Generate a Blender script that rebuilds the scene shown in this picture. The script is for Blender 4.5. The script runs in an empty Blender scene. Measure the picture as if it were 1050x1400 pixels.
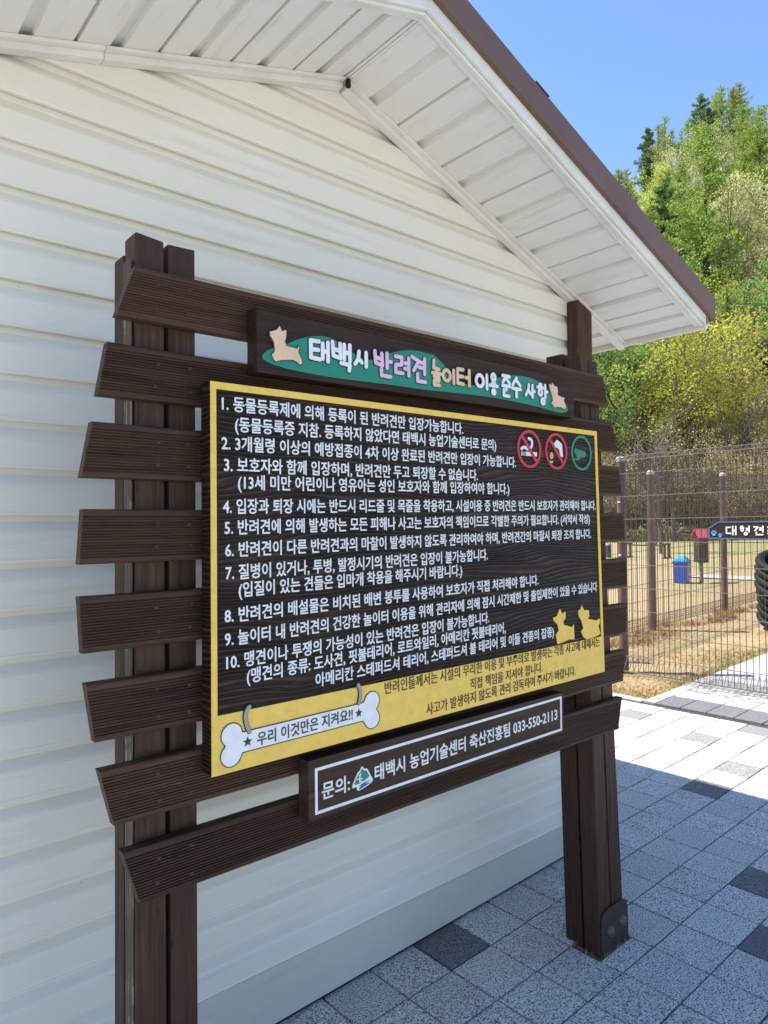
import bpy, bmesh, math, random
import numpy as np
from mathutils import Vector, Matrix

S = bpy.context.scene
C = S.collection
rnd = random.Random(7)

# ---------------------------------------------------------------- camera
CAM = Vector((-1.5185, -1.6778, 1.5171))
RIGHT = Vector((0.75993, -0.64993, -0.00984))
UP = Vector((-0.00440, -0.02029, 0.99978))
FWD = Vector((0.64999, 0.75972, 0.01828))
FPX = 952.3
cd = bpy.data.cameras.new('camera')
cam = bpy.data.objects.new('camera', cd)
C.objects.link(cam)
m = Matrix.Identity(4)
for i in range(3):
    m[i][0] = RIGHT[i]; m[i][1] = UP[i]; m[i][2] = -FWD[i]; m[i][3] = CAM[i]
cam.matrix_world = m
cd.sensor_fit = 'VERTICAL'
cd.sensor_height = 24.0
cd.lens = FPX / 1400 * 24.0
cd.clip_start = 0.05
cd.clip_end = 2000
S.camera = cam

# ---------------------------------------------------------------- world, sun, exposure
SUN_DIR = Vector((-0.29, 0.45, 1.0)).normalized()      # towards the sun
el = math.asin(SUN_DIR.z)
az = math.atan2(SUN_DIR.x, SUN_DIR.y)
w = bpy.data.worlds.new('World')
S.world = w
w.use_nodes = True
nt = w.node_tree
bg = nt.nodes['Background']
sky = nt.nodes.new('ShaderNodeTexSky')
sky.sky_type = 'NISHITA'
sky.sun_disc = False
sky.sun_elevation = el
sky.sun_rotation = az
sky.altitude = 700
sky.air_density = 1.15
sky.dust_density = 0.2
sky.ozone_density = 5.0
nt.links.new(sky.outputs[0], bg.inputs[0])
bg.inputs[1].default_value = 0.103
sl = bpy.data.lights.new('sun', 'SUN')
sun = bpy.data.objects.new('sun', sl)
C.objects.link(sun)
sl.energy = 3.8
sl.angle = math.radians(0.53)
sl.color = (1.0, 0.95, 0.87)
sun.rotation_euler = SUN_DIR.to_track_quat('Z', 'Y').to_euler()
sun.location = (0, 0, 30)
S.view_settings.view_transform = 'Standard'
S.view_settings.look = 'None'
S.view_settings.gamma = 1
S.view_settings.exposure = 1.4
S.view_settings.use_curve_mapping = False
S.cycles.max_bounces = 8
S.cycles.diffuse_bounces = 5

D = {"title": [["태", -0.6205, 1.8921, -0.5647, 1.9442], ["백", -0.5596, 1.8799, -0.4982, 1.9484], ["시", -0.4928, 1.8944, -0.4509, 1.9381], ["반", -0.431, 1.8817, -0.3721, 1.9469], ["려", -0.3631, 1.8925, -0.3105, 1.9455], ["견", -0.3074, 1.8835, -0.2526, 1.9517], ["놀", -0.2342, 1.8814, -0.1978, 1.9539], ["이", -0.1942, 1.8949, -0.1454, 1.9371], ["터", -0.1378, 1.8943, -0.083, 1.9454], ["이", -0.0631, 1.8951, -0.0096, 1.942], ["용", -0.0055, 1.8815, 0.0327, 1.9543], ["준", 0.0499, 1.885, 0.0896, 1.9506], ["수", 0.094, 1.8874, 0.1395, 1.9511], ["사", 0.1578, 1.8946, 0.2051, 1.9389], ["항", 0.2145, 1.8803, 0.2685, 1.9465]], "blob": [[-0.7451, 1.8836], [-0.7316, 1.8974], [-0.7064, 1.9093], [-0.6807, 1.9195], [-0.6423, 1.94], [-0.5925, 1.9538], [-0.5565, 1.9544], [-0.5196, 1.9392], [-0.4926, 1.9283], [-0.465, 1.9173], [-0.4309, 1.9201], [-0.3957, 1.9379], [-0.3411, 1.9586], [-0.2844, 1.9674], [-0.2388, 1.965], [-0.2226, 1.9658], [-0.1863, 1.9452], [-0.1567, 1.9204], [-0.1187, 1.9041], [-0.0714, 1.9019], [-0.014, 1.9089], [0.0462, 1.9446], [0.1174, 1.9569], [0.1917, 1.9579], [0.2495, 1.9474], [0.2887, 1.9218], [0.3446, 1.9035], [0.3758, 1.8882], [0.3808, 1.8774], [0.3594, 1.8672], [0.3281, 1.8648], [0.2282, 1.873], [0.0449, 1.8795], [-0.1192, 1.8746], [-0.2668, 1.8676], [-0.3728, 1.8674], [-0.5418, 1.8613], [-0.667, 1.8632], [-0.7137, 1.8686], [-0.7385, 1.8748]], "dogL": [[-0.7, 1.9574], [-0.6936, 1.9453], [-0.6875, 1.9496], [-0.6819, 1.9494], [-0.683, 1.9331], [-0.6863, 1.9246], [-0.6831, 1.9151], [-0.6546, 1.9135], [-0.6521, 1.9208], [-0.6483, 1.9145], [-0.6513, 1.9059], [-0.6427, 1.891], [-0.6404, 1.8811], [-0.6477, 1.8768], [-0.6573, 1.8827], [-0.6668, 1.8854], [-0.6998, 1.8797], [-0.709, 1.8752], [-0.7159, 1.8782], [-0.7217, 1.8899], [-0.7157, 1.8948], [-0.7134, 1.9023], [-0.7156, 1.9178], [-0.7246, 1.9301], [-0.7258, 1.9397], [-0.7199, 1.9415], [-0.7084, 1.9467]], "dogR": [[0.2925, 1.9575], [0.3038, 1.9466], [0.3184, 1.9467], [0.3228, 1.9331], [0.3207, 1.9206], [0.3472, 1.9148], [0.3533, 1.919], [0.3573, 1.9123], [0.3529, 1.9048], [0.3628, 1.8934], [0.3644, 1.8829], [0.3493, 1.8778], [0.3404, 1.8822], [0.3139, 1.8812], [0.2992, 1.8762], [0.2954, 1.8846], [0.2851, 1.8887], [0.2881, 1.896], [0.2939, 1.8983], [0.2914, 1.912], [0.2776, 1.9382], [0.2762, 1.9485], [0.2808, 1.9518], [0.2893, 1.9466]], "dogA": [[0.3204, 1.2483], [0.3318, 1.2319], [0.3497, 1.2374], [0.3492, 1.2163], [0.3371, 1.207], [0.3404, 1.1961], [0.3846, 1.1846], [0.3933, 1.1929], [0.394, 1.1729], [0.3957, 1.1443], [0.3655, 1.1477], [0.3414, 1.1435], [0.3061, 1.1393], [0.2975, 1.1693], [0.3129, 1.1815], [0.3075, 1.1994], [0.2871, 1.2153], [0.285, 1.2244], [0.3023, 1.2256]], "dogB": [[0.4394, 1.2496], [0.4516, 1.232], [0.4771, 1.2312], [0.4817, 1.2111], [0.4725, 1.2025], [0.5242, 1.1924], [0.5403, 1.1983], [0.5439, 1.1831], [0.5329, 1.173], [0.5455, 1.1458], [0.5162, 1.1394], [0.4643, 1.1365], [0.4455, 1.1458], [0.4335, 1.1652], [0.4463, 1.1746], [0.4381, 1.1971], [0.4223, 1.2166], [0.419, 1.2334], [0.4316, 1.2373]], "c1": [0.1772, 1.7408, 0.0584, 0.0563, 0.0569], "c2": [0.313, 1.742, 0.058, 0.0561, 0.0574], "c3": [0.4498, 1.7449, 0.058, 0.0561, 0.0576], "slash1": [[0.1411, 1.7702], [0.2102, 1.7039]], "slash2": [[0.2748, 1.7748], [0.3431, 1.708]], "smoke": [[0.171, 1.7736], [0.1912, 1.77], [0.1929, 1.7562], [0.1845, 1.743], [0.1703, 1.7396], [0.1545, 1.7461], [0.1405, 1.7414], [0.1424, 1.7378]], "cig": [[0.1403, 1.7314], [0.215, 1.7335], [0.2147, 1.7207], [0.14, 1.719]], "house": [[0.2938, 1.7604], [0.3182, 1.7792], [0.3445, 1.7678], [0.3489, 1.7256], [0.3346, 1.7274], [0.3307, 1.747], [0.3177, 1.7554], [0.3087, 1.7483]], "flame": [[0.289, 1.7418], [0.2996, 1.7294], [0.2971, 1.7188], [0.2841, 1.7155], [0.2792, 1.7256]], "cam": [[0.4149, 1.759], [0.4738, 1.7504], [0.4784, 1.7424], [0.4685, 1.7309], [0.4423, 1.7308], [0.4397, 1.7211], [0.4, 1.719], [0.4001, 1.723], [0.4281, 1.7273], [0.4099, 1.7466]], "bone": [[-0.7996, 1.0882], [-0.4727, 1.0925], [-0.4732, 1.0484], [-0.7999, 1.0456]], "l1": [-0.822, 1.0856, 0.024], "l2": [-0.8241, 1.0455, 0.0231], "r1": [-0.4464, 1.0918, 0.0233], "r2": [-0.4469, 1.055, 0.0232], "strap1": [[-0.7764, 1.1407], [-0.7884, 1.1323], [-0.7914, 1.1139], [-0.7853, 1.0938], [-0.7792, 1.082]], "strap2": [[-0.4936, 1.1438], [-0.4834, 1.1278], [-0.483, 1.1086], [-0.4912, 1.0861]], "stars": [[-0.7855, 1.0656], [-0.4883, 1.0713]], "logo": [[-0.4806, 0.9447], [-0.5115, 0.9009], [-0.4407, 0.8904], [-0.4654, 0.9229], [-0.4934, 0.8964], [-0.4563, 0.9063]]}

# ---------------------------------------------------------------- helpers
class MB:
    def __init__(s):
        s.v = []; s.f = []; s.mi = []
    def add(s, vs, fs, mi=0):
        b = len(s.v)
        s.v += [tuple(v) for v in vs]
        s.f += [tuple(b + i for i in f) for f in fs]
        s.mi += [mi] * len(fs)
    def box(s, x0, x1, y0, y1, z0, z1, mi=0):
        s.add([(x0,y0,z0),(x1,y0,z0),(x1,y1,z0),(x0,y1,z0),(x0,y0,z1),(x1,y0,z1),(x1,y1,z1),(x0,y1,z1)],
              [(0,3,2,1),(4,5,6,7),(0,1,5,4),(1,2,6,5),(2,3,7,6),(3,0,4,7)], mi)
    def tube(s, p0, p1, r0, r1=None, n=6, mi=0, caps=True):
        r1 = r0 if r1 is None else r1
        p0 = Vector(p0); p1 = Vector(p1)
        d = p1 - p0
        if d.length < 1e-6: return
        d.normalize()
        a = d.orthogonal().normalized(); b = d.cross(a)
        vs = []
        for p, r in ((p0, r0), (p1, r1)):
            for k in range(n):
                t = 2*math.pi*k/n
                vs.append(p + a*(r*math.cos(t)) + b*(r*math.sin(t)))
        fs = [(k, (k+1) % n, n+(k+1) % n, n+k) for k in range(n)]
        if caps: fs += [tuple(range(n-1, -1, -1)), tuple(range(n, 2*n))]
        s.add(vs, fs, mi)
    def polyline(s, pts, r, n=6, mi=0):
        for a, b in zip(pts, pts[1:]): s.tube(a, b, r, r, n, mi)
    def prism_xz(s, pts, y0, y1, mi=0):
        # pts in x,z ; front face at y0 (towards the viewer), back at y1
        n = len(pts)
        area = sum(pts[i][0]*pts[(i+1) % n][1] - pts[(i+1) % n][0]*pts[i][1] for i in range(n))
        if area < 0: pts = pts[::-1]
        vs = [(p[0], y0, p[1]) for p in pts] + [(p[0], y1, p[1]) for p in pts]
        fs = [tuple(range(n)), tuple(range(2*n-1, n-1, -1))]
        fs += [(i+n, (i+1) % n + n, (i+1) % n, i) for i in range(n)]
        s.add(vs, fs, mi)
    def extr(s, prof, x0f, x1f, mi=0):
        # profile of (y,z) points, closed; swept along X between x0f(z) and x1f(z)
        n = len(prof)
        vs = [(x0f(z), y, z) for y, z in prof] + [(x1f(z), y, z) for y, z in prof]
        fs = [(i, (i+1) % n, n+(i+1) % n, n+i) for i in range(n)]
        fs += [tuple(range(n-1, -1, -1)), tuple(range(n, 2*n))]
        s.add(vs, fs, mi)
    def mesh(s, name, org=(0, 0, 0), fix=True):
        me = bpy.data.meshes.new(name)
        ox, oy, oz = org
        me.from_pydata([(x-ox, y-oy, z-oz) for x, y, z in s.v], [], s.f)
        if any(s.mi):
            me.polygons.foreach_set('material_index', s.mi)
        if fix:
            bm = bmesh.new(); bm.from_mesh(me)
            bmesh.ops.recalc_face_normals(bm, faces=bm.faces)
            ng = [f for f in bm.faces if len(f.verts) > 4]
            if ng: bmesh.ops.triangulate(bm, faces=ng)
            bm.to_mesh(me); bm.free()
        me.update()
        return me
    def build(s, name, mat, parent=None, org=(0, 0, 0), fix=True, bevel=0, smooth=False):
        me = s.mesh(name, org, fix)
        if bevel:
            bm = bmesh.new(); bm.from_mesh(me)
            es = [e for e in bm.edges if len(e.link_faces) == 2 and e.calc_face_angle(0) > 0.6]
            bmesh.ops.bevel(bm, geom=es, offset=bevel, segments=2, affect='EDGES', profile=0.6)
            bm.to_mesh(me); bm.free()
        return link(name, me, mat, parent, smooth)

def link(name, me, mat, parent=None, smooth=False):
    for mm in (mat if isinstance(mat, (list, tuple)) else [mat]):
        me.materials.append(mm)
    if smooth:
        me.polygons.foreach_set('use_smooth', [True]*len(me.polygons))
    o = bpy.data.objects.new(name, me)
    C.objects.link(o)
    if parent: o.parent = parent
    return o

def thing(name, label, cat, loc, group=None, rz=0):
    o = bpy.data.objects.new(name, None)
    C.objects.link(o)
    o.location = loc; o.rotation_euler = (0, 0, rz)
    o.empty_display_size = 0.1
    o['label'] = label; o['category'] = cat
    if group: o['group'] = group
    return o

def inst(name, me, parent, loc=(0, 0, 0), rot=(0, 0, 0), sc=(1, 1, 1)):
    o = bpy.data.objects.new(name, me)
    C.objects.link(o)
    o.parent = parent; o.location = loc; o.rotation_euler = rot; o.scale = sc
    return o

def chaikin(pts, it=1, closed=True):
    for _ in range(it):
        q = []; n = len(pts)
        for i in range(n if closed else n-1):
            a = pts[i]; b = pts[(i+1) % n]
            q.append((a[0]*.75+b[0]*.25, a[1]*.75+b[1]*.25))
            q.append((a[0]*.25+b[0]*.75, a[1]*.25+b[1]*.75))
        pts = q
    return pts

def gz(x, y):                      # the paving's gentle cross fall
    x = max(-8.0, min(34.0, x)); y = max(-10.0, min(20.0, y))
    return 0.0269*x - 0.00714*y

def hill(x, y):
    s = (x-CAM.x)*0.891 + (y-CAM.y)*0.454
    l = -(x-CAM.x)*0.454 + (y-CAM.y)*0.891
    if s < 33: return 0.0
    a = math.degrees(math.atan2(l, s))            # positive = left of the hill axis
    k = 1.0 - 0.20*max(0.0, min(1.0, (a+0.5)/7.0)) + 0.03*math.sin(a*0.9)
    t = s-34
    if t < 0: return 0.0
    h = 0.665*t if t < 62 else 0.665*62 + 0.665*(t-62)*max(0.0, 1-(t-62)/50.0)
    if t > 112: h = 0.665*62 + 0.665*25*0.5*2 - 0.0
    t2 = min(t, 87.0)
    h = 0.665*t2 if t2 < 62 else 0.665*62 + 0.665*((t2-62) - (t2-62)**2/50.0)
    soft = 1-math.exp(-t/3.0)
    h = h*k*soft
    h += 0.6*math.sin(x*0.35)*math.cos(y*0.29)*min(1, t/10)
    return max(0.0, h)

def H(x, y): return gz(x, y) + hill(x, y)

def project(p):
    q = Vector(p)-CAM
    z = q.dot(FWD)
    if z < 0.05: return None
    return 525+FPX*q.dot(RIGHT)/z, 700-FPX*q.dot(UP)/z

# ---------------------------------------------------------------- materials
def mat(name, col, rough=0.6, metal=0.0, spec=0.5):
    mm = bpy.data.materials.new(name); mm.use_nodes = True
    b = mm.node_tree.nodes['Principled BSDF']
    b.inputs['Base Color'].default_value = (*col, 1)
    b.inputs['Roughness'].default_value = rough
    b.inputs['Metallic'].default_value = metal
    b.inputs['Specular IOR Level'].default_value = spec
    return mm

class NT:
    def __init__(s, mm):
        s.t = mm.node_tree; s.n = s.t.nodes; s.b = s.n['Principled BSDF']
    def new(s, typ, **kw):
        n = s.n.new(typ)
        for k, v in kw.items():
            if k in ('operation', 'data_type', 'blend_type', 'feature', 'wave_type', 'bands_direction', 'wave_profile', 'noise_dimensions'):
                setattr(n, k, v)
            else:
                n.inputs[k.replace('_', ' ')].default_value = v
        return n
    def l(s, a, b): s.t.links.new(a, b)
    def coords(s, scale=(1, 1, 1), kind='Object'):
        tc = s.n.new('ShaderNodeTexCoord'); mp = s.n.new('ShaderNodeMapping')
        mp.inputs['Scale'].default_value = scale
        s.l(tc.outputs[kind], mp.inputs['Vector'])
        return mp.outputs[0]
    def ramp(s, fac, stops):
        r = s.n.new('ShaderNodeValToRGB')
        e = r.color_ramp.elements
        while len(e) < len(stops): e.new(0.5)
        for k, (p, c) in enumerate(stops):
            e[k].position = p
            e[k].color = (*c, 1) if len(c) == 3 else c
        s.l(fac, r.inputs[0])
        return r.outputs[0]
    def noise(s, vec, scale, detail=4, rough=0.5, dist=0.0):
        n = s.n.new('ShaderNodeTexNoise')
        n.inputs['Scale'].default_value = scale; n.inputs['Detail'].default_value = detail
        n.inputs['Roughness'].default_value = rough; n.inputs['Distortion'].default_value = dist
        s.l(vec, n.inputs['Vector'])
        return n.outputs['Fac']
    def mix(s, a, b, fac, typ='MIX'):
        n = s.n.new('ShaderNodeMix'); n.data_type = 'RGBA'; n.blend_type = typ
        for sock, v in ((n.inputs['Factor'], fac), (n.inputs['A'], a), (n.inputs['B'], b)):
            if isinstance(v, (int, float)): sock.default_value = v
            elif isinstance(v, tuple): sock.default_value = (*v, 1)
            else: s.l(v, sock)
        return n.outputs['Result']
    def math(s, op, a, b=0.0):
        n = s.n.new('ShaderNodeMath'); n.operation = op
        for k, v in enumerate((a, b)):
            if isinstance(v, (int, float)): n.inputs[k].default_value = v
            else: s.l(v, n.inputs[k])
        return n.outputs[0]
    def bump(s, h, strength=0.3, dist=0.01):
        n = s.n.new('ShaderNodeBump')
        n.inputs['Strength'].default_value = strength; n.inputs['Distance'].default_value = dist
        s.l(h, n.inputs['Height']); s.l(n.outputs[0], s.b.inputs['Normal'])
    def col(s, c): s.l(c, s.b.inputs['Base Color'])

def siding_mat(name, base, dirt, streak=(0.7, 1, 9)):
    mm = mat(name, base, 0.42); k = NT(mm)
    v = k.coords((1, 1, 1), 'Object')
    n1 = k.noise(v, 2.3, 5, 0.6)
    c = k.ramp(n1, [(0.3, tuple(x*0.93 for x in base)), (0.7, base)])
    v2 = k.coords(streak, 'Object')
    n2 = k.noise(v2, 3.0, 6, 0.7)
    f = k.ramp(n2, [(0.55, (0, 0, 0)), (0.8, (0.5, 0.5, 0.5))])
    c = k.mix(c, dirt, f)
    n3 = k.noise(v, 95, 2, 0.5)
    sp = k.ramp(n3, [(0.76, (0, 0, 0)), (0.79, (0.6, 0.6, 0.6))])
    c = k.mix(c, tuple(x*0.45 for x in dirt), sp)
    k.col(c)
    vb = k.coords((1.5, 1, 60), 'Object')
    h = k.math('ADD', k.math('MULTIPLY', k.noise(vb, 9, 3), 0.25), k.noise(v, 1.3, 2))
    k.bump(h, 0.25, 0.006)
    return mm
M_side = siding_mat('cream_siding', (0.82, 0.785, 0.695), (0.52, 0.49, 0.42))
M_soff = siding_mat('cream_soffit', (0.80, 0.79, 0.74), (0.44, 0.40, 0.33), (9, 1.2, 9))
M_base = siding_mat('grey_green_base', (0.62, 0.61, 0.53), (0.45, 0.45, 0.38))
M_trim = mat('white_trim', (0.8, 0.79, 0.75), 0.35)
k = NT(M_trim); v = k.coords(); k.col(k.ramp(k.noise(v, 6, 5, 0.65), [(0.3, (0.68, 0.66, 0.61)), (0.65, (0.80, 0.79, 0.75))]))

def wood_mat(name, axis, dark=(0.022, 0.010, 0.0055), light=(0.090, 0.043, 0.025), worn=(0.22, 0.19, 0.16), rough=0.5, wear=0.66, bump=0.5):
    mm = mat(name, light, rough, spec=0.25); k = NT(mm)
    sc = {'x': (2.2, 60, 60), 'z': (60, 60, 2.2)}[axis]
    tc = k.n.new('ShaderNodeTexCoord')
    oi = k.n.new('ShaderNodeObjectInfo')
    ad = k.n.new('ShaderNodeVectorMath'); ad.operation = 'ADD'
    cb = k.n.new('ShaderNodeCombineXYZ')
    mu = k.math('MULTIPLY', oi.outputs['Random'], 7.0)
    for q in range(3): k.l(mu, cb.inputs[q])
    k.l(tc.outputs['Object'], ad.inputs[0]); k.l(cb.outputs[0], ad.inputs[1])
    mp = k.n.new('ShaderNodeMapping'); mp.inputs['Scale'].default_value = sc
    k.l(ad.outputs[0], mp.inputs['Vector'])
    g = k.noise(mp.outputs[0], 1.6, 6, 0.62, 0.35)
    big = k.noise(ad.outputs[0], 4.0, 4, 0.6)
    c = k.ramp(g, [(0.28, dark), (0.5, tuple((a+b)/2 for a, b in zip(dark, light))), (0.75, light)])
    c = k.mix(c, tuple(x*0.55 for x in light), k.ramp(big, [(0.35, (0.7, 0.7, 0.7)), (0.65, (0, 0, 0))]))
    wn = k.noise(ad.outputs[0], 9.0, 8, 0.75)
    wf = k.math('MULTIPLY', k.ramp(wn, [(wear, (0, 0, 0)), (wear+0.03, (1, 1, 1))]), k.ramp(g, [(0.5, (0, 0, 0)), (0.56, (1, 1, 1))]))
    c = k.mix(c, worn, k.math('MULTIPLY', wf, 0.75))
    vm = k.n.new('ShaderNodeVectorMath'); vm.operation = 'SCALE'
    k.l(c, vm.inputs[0]); k.l(k.math('ADD', k.math('MULTIPLY', oi.outputs['Random'], 0.5), 0.78), vm.inputs['Scale']); c = vm.outputs[0]
    cr = k.math('ABSOLUTE', k.math('SUBTRACT', k.noise(mp.outputs[0], 0.45, 3, 0.6, 0.6), 0.5))
    ck = k.math('MULTIPLY', k.ramp(cr, [(0.0, (1, 1, 1)), (0.010, (0, 0, 0))]), k.ramp(k.noise(ad.outputs[0], 6.0, 2), [(0.5, (0, 0, 0)), (0.56, (1, 1, 1))]))
    c = k.mix(c, (0.005, 0.003, 0.002), k.math('MULTIPLY', ck, 0.9))
    k.col(c)
    k.l(k.ramp(g, [(0.3, (rough+.15,)*3), (0.7, (rough-.12,)*3)]), k.b.inputs['Roughness'])
    k.bump(g, bump, 0.004)
    return mm
M_post = wood_mat('dark_brown_post_wood', 'z', wear=0.64)
M_postw = wood_mat('weathered_post_wood', 'z', (0.05, 0.04, 0.033), (0.16, 0.13, 0.105), (0.3, 0.27, 0.23), 0.65, 0.5)
M_slat = wood_mat('dark_brown_deck_wood', 'x', wear=0.655)
M_side_wood = wood_mat('dark_panel_wood', 'x', (0.012, 0.006, 0.004), (0.06, 0.031, 0.019), wear=0.8)

def carved_mat():
    mm = mat('carved_dark_pine', (0.03, 0.02, 0.015), 0.45, spec=0.3); k = NT(mm)
    tc = k.n.new('ShaderNodeTexCoord')
    mp = k.n.new('ShaderNodeMapping'); mp.inputs['Scale'].default_value = (1.1, 1, 5.5)
    k.l(tc.outputs['Object'], mp.inputs['Vector'])
    ns = k.n.new('ShaderNodeTexNoise'); ns.inputs['Scale'].default_value = 1.5; ns.inputs['Detail'].default_value = 2.5
    ns.inputs['Roughness'].default_value = 0.45
    k.l(mp.outputs[0], ns.inputs['Vector'])
    sp = k.n.new('ShaderNodeSeparateXYZ'); k.l(tc.outputs['Object'], sp.inputs[0])
    ph = k.math('ADD', k.math('MULTIPLY', sp.outputs['Z'], 560.0), k.math('MULTIPLY', ns.outputs['Fac'], 72.0))
    s1 = k.math('SINE', ph)
    fine = k.noise(k.coords((6, 1, 320)), 1.0, 4, 0.6)
    h = k.math('ADD', k.math('MULTIPLY', s1, 0.5), k.math('MULTIPLY', fine, 0.6))
    big = k.noise(tc.outputs['Object'], 3.3, 3, 0.5)
    c = k.ramp(k.math('ADD', k.math('MULTIPLY', h, 0.35), 0.35),
               [(0.15, (0.006, 0.0035, 0.002)), (0.5, (0.030, 0.017, 0.010)), (0.85, (0.115, 0.070, 0.046))])
    c = k.mix(c, (0.065, 0.041, 0.029), k.ramp(big, [(0.45, (0, 0, 0)), (0.75, (0.55, 0.55, 0.55))]))
    k.col(c)
    k.bump(h, 1.0, 0.006)
    return mm
M_carve = carved_mat()

def paint(name, col, rough=0.38):
    mm = mat(name, col, rough); k = NT(mm)
    v = k.coords()
    n = k.noise(v, 35, 5, 0.7)
    k.col(k.ramp(n, [(0.3, tuple(x*0.86 for x in col)), (0.6, col)]))
    k.bump(k.noise(k.coords((8, 8, 160)), 1.0, 3), 0.12, 0.002)
    return mm
M_white = paint('white_paint', (0.80, 0.81, 0.83))
M_yellow = paint('yellow_paint', (0.86, 0.57, 0.10))
M_ink = paint('black_paint', (0.018, 0.014, 0.012))
M_green = paint('green_paint', (0.006, 0.22, 0.14))
M_pink = paint('pink_paint', (0.76, 0.50, 0.66))
M_peach = paint('peach_paint', (0.76, 0.53, 0.34))
M_red = paint('crimson_paint', (0.55, 0.03, 0.07))
M_grey = paint('grey_paint', (0.32, 0.31, 0.30))
M_blue = paint('blue_paint', (0.02, 0.10, 0.36))
M_flame = paint('flame_paint', (0.72, 0.38, 0.20))
M_sky = paint('light_blue_paint', (0.12, 0.42, 0.75))

def paver_mat(name, a, b, dark, thr, rand_amt=0.07, island=False):
    mm = mat(name, a, 0.8); k = NT(mm)
    tc = k.n.new('ShaderNodeTexCoord')
    if island:
        ge = k.n.new('ShaderNodeNewGeometry'); rn = ge.outputs['Random Per Island']
    else:
        oi = k.n.new('ShaderNodeObjectInfo'); rn = oi.outputs['Random']
    ad = k.n.new('ShaderNodeVectorMath'); ad.operation = 'ADD'
    cb = k.n.new('ShaderNodeCombineXYZ'); mu = k.math('MULTIPLY', rn, 13.0)
    for q in range(3): k.l(mu, cb.inputs[q])
    k.l(tc.outputs['Object'], ad.inputs[0]); k.l(cb.outputs[0], ad.inputs[1])
    vv = ad.outputs[0]
    n1 = k.noise(vv, 185, 1.5, 0.6)
    n2 = k.noise(vv, 6, 4, 0.6)
    c = k.ramp(n1, [(0.36, dark), (thr, tuple((x+y)/2.2 for x, y in zip(dark, a))), (thr+0.07, a), (0.72, b)])
    c = k.mix(c, tuple(x*0.62 for x in a), k.ramp(n2, [(0.4, (0.22,)*3), (0.65, (0, 0, 0))]))
    sc = k.math('ADD', k.math('MULTIPLY', rn, rand_amt*2), 1-rand_amt)
    vm = k.n.new('ShaderNodeVectorMath'); vm.operation = 'SCALE'
    k.l(c, vm.inputs[0]); k.l(sc, vm.inputs['Scale'])
    k.col(vm.outputs[0])
    k.bump(n1, 0.35, 0.002)
    return mm
PV = ((0.58, 0.58, 0.56), (0.76, 0.76, 0.74), (0.05, 0.05, 0.055), 0.44)
M_pav = paver_mat('speckled_granite_paver', *PV)
M_pavi = paver_mat('speckled_granite_pavers', *PV, island=True)
M_pavd = paver_mat('charcoal_paver', (0.17, 0.17, 0.18), (0.27, 0.27, 0.28), (0.06, 0.06, 0.062), 0.46)
M_pavg = paver_mat('mid_grey_paver', (0.30, 0.29, 0.27), (0.44, 0.43, 0.41), (0.08, 0.08, 0.08), 0.46)

def noisy(name, stops, scale, rough=0.9, bump=0.4, bd=0.02, scale2=None, det=8):
    mm = mat(name, stops[0][1], rough); k = NT(mm)
    v = k.coords()
    n = k.noise(v, scale, det, 0.65)
    c = k.ramp(n, stops)
    if scale2:
        n2 = k.noise(v, scale2, 5, 0.6)
        c = k.mix(c, (0.5, 0.5, 0.5), k.ramp(n2, [(0.35, (0.5,)*3), (0.65, (0, 0, 0))]), 'MULTIPLY')
    k.col(c); k.bump(n, bump, bd)
    return mm
M_bed = noisy('joint_sand', [(0.3, (0.02, 0.02, 0.02)), (0.7, (0.07, 0.065, 0.055))], 60)
M_soil = noisy('dry_soil', [(0.3, (0.06, 0.052, 0.045)), (0.55, (0.16, 0.14, 0.12)), (0.75, (0.30, 0.27, 0.23))], 50, bump=0.8)
M_conc = noisy('pale_concrete', [(0.3, (0.40, 0.39, 0.37)), (0.7, (0.56, 0.55, 0.52))], 40, scale2=2)
M_cobble = noisy('mottled_grey_cobbles', [(0.35, (0.13, 0.13, 0.13)), (0.5, (0.33, 0.33, 0.31)), (0.7, (0.5, 0.5, 0.47))], 22, scale2=3)
M_curb = noisy('granite_kerb', [(0.3, (0.35, 0.34, 0.32)), (0.7, (0.5, 0.49, 0.46))], 80)

def ground_mat():
    mm = mat('dry_lawn', (0.3, 0.25, 0.15), 0.95); k = NT(mm)
    tc = k.n.new('ShaderNodeTexCoord'); v = tc.outputs['Object']
    fine = k.noise(v, 26, 8, 0.75)
    straw = k.ramp(fine, [(0.3, (0.16, 0.105, 0.05)), (0.5, (0.40, 0.29, 0.15)), (0.7, (0.56, 0.43, 0.25))])
    green = k.ramp(fine, [(0.3, (0.12, 0.11, 0.04)), (0.55, (0.33, 0.31, 0.12)), (0.75, (0.50, 0.44, 0.22))])
    sp = k.n.new('ShaderNodeSeparateXYZ'); k.l(v, sp.inputs[0])
    pat = k.noise(v, 0.55, 4, 0.6)
    far = k.ramp(k.math('DIVIDE', sp.outputs['X'], 40.0), [(0.38, (0, 0, 0)), (0.6, (0.2, 0.2, 0.2))])
    f = k.ramp(k.math('ADD', pat, far), [(0.53, (0, 0, 0)), (0.68, (0.9, 0.9, 0.9))])
    c = k.mix(straw, green, f)
    litter = k.ramp(k.noise(v, 3.5, 8, 0.75), [(0.3, (0.12, 0.08, 0.045)), (0.5, (0.30, 0.22, 0.12)), (0.7, (0.27, 0.30, 0.10))])
    hf = k.ramp(k.math('DIVIDE', sp.outputs['Z'], 4.0), [(0.25, (0, 0, 0)), (0.5, (1, 1, 1))])
    c = k.mix(c, litter, hf)
    k.col(c); k.bump(fine, 0.9, 0.03)
    return mm
M_ground = ground_mat()

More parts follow.
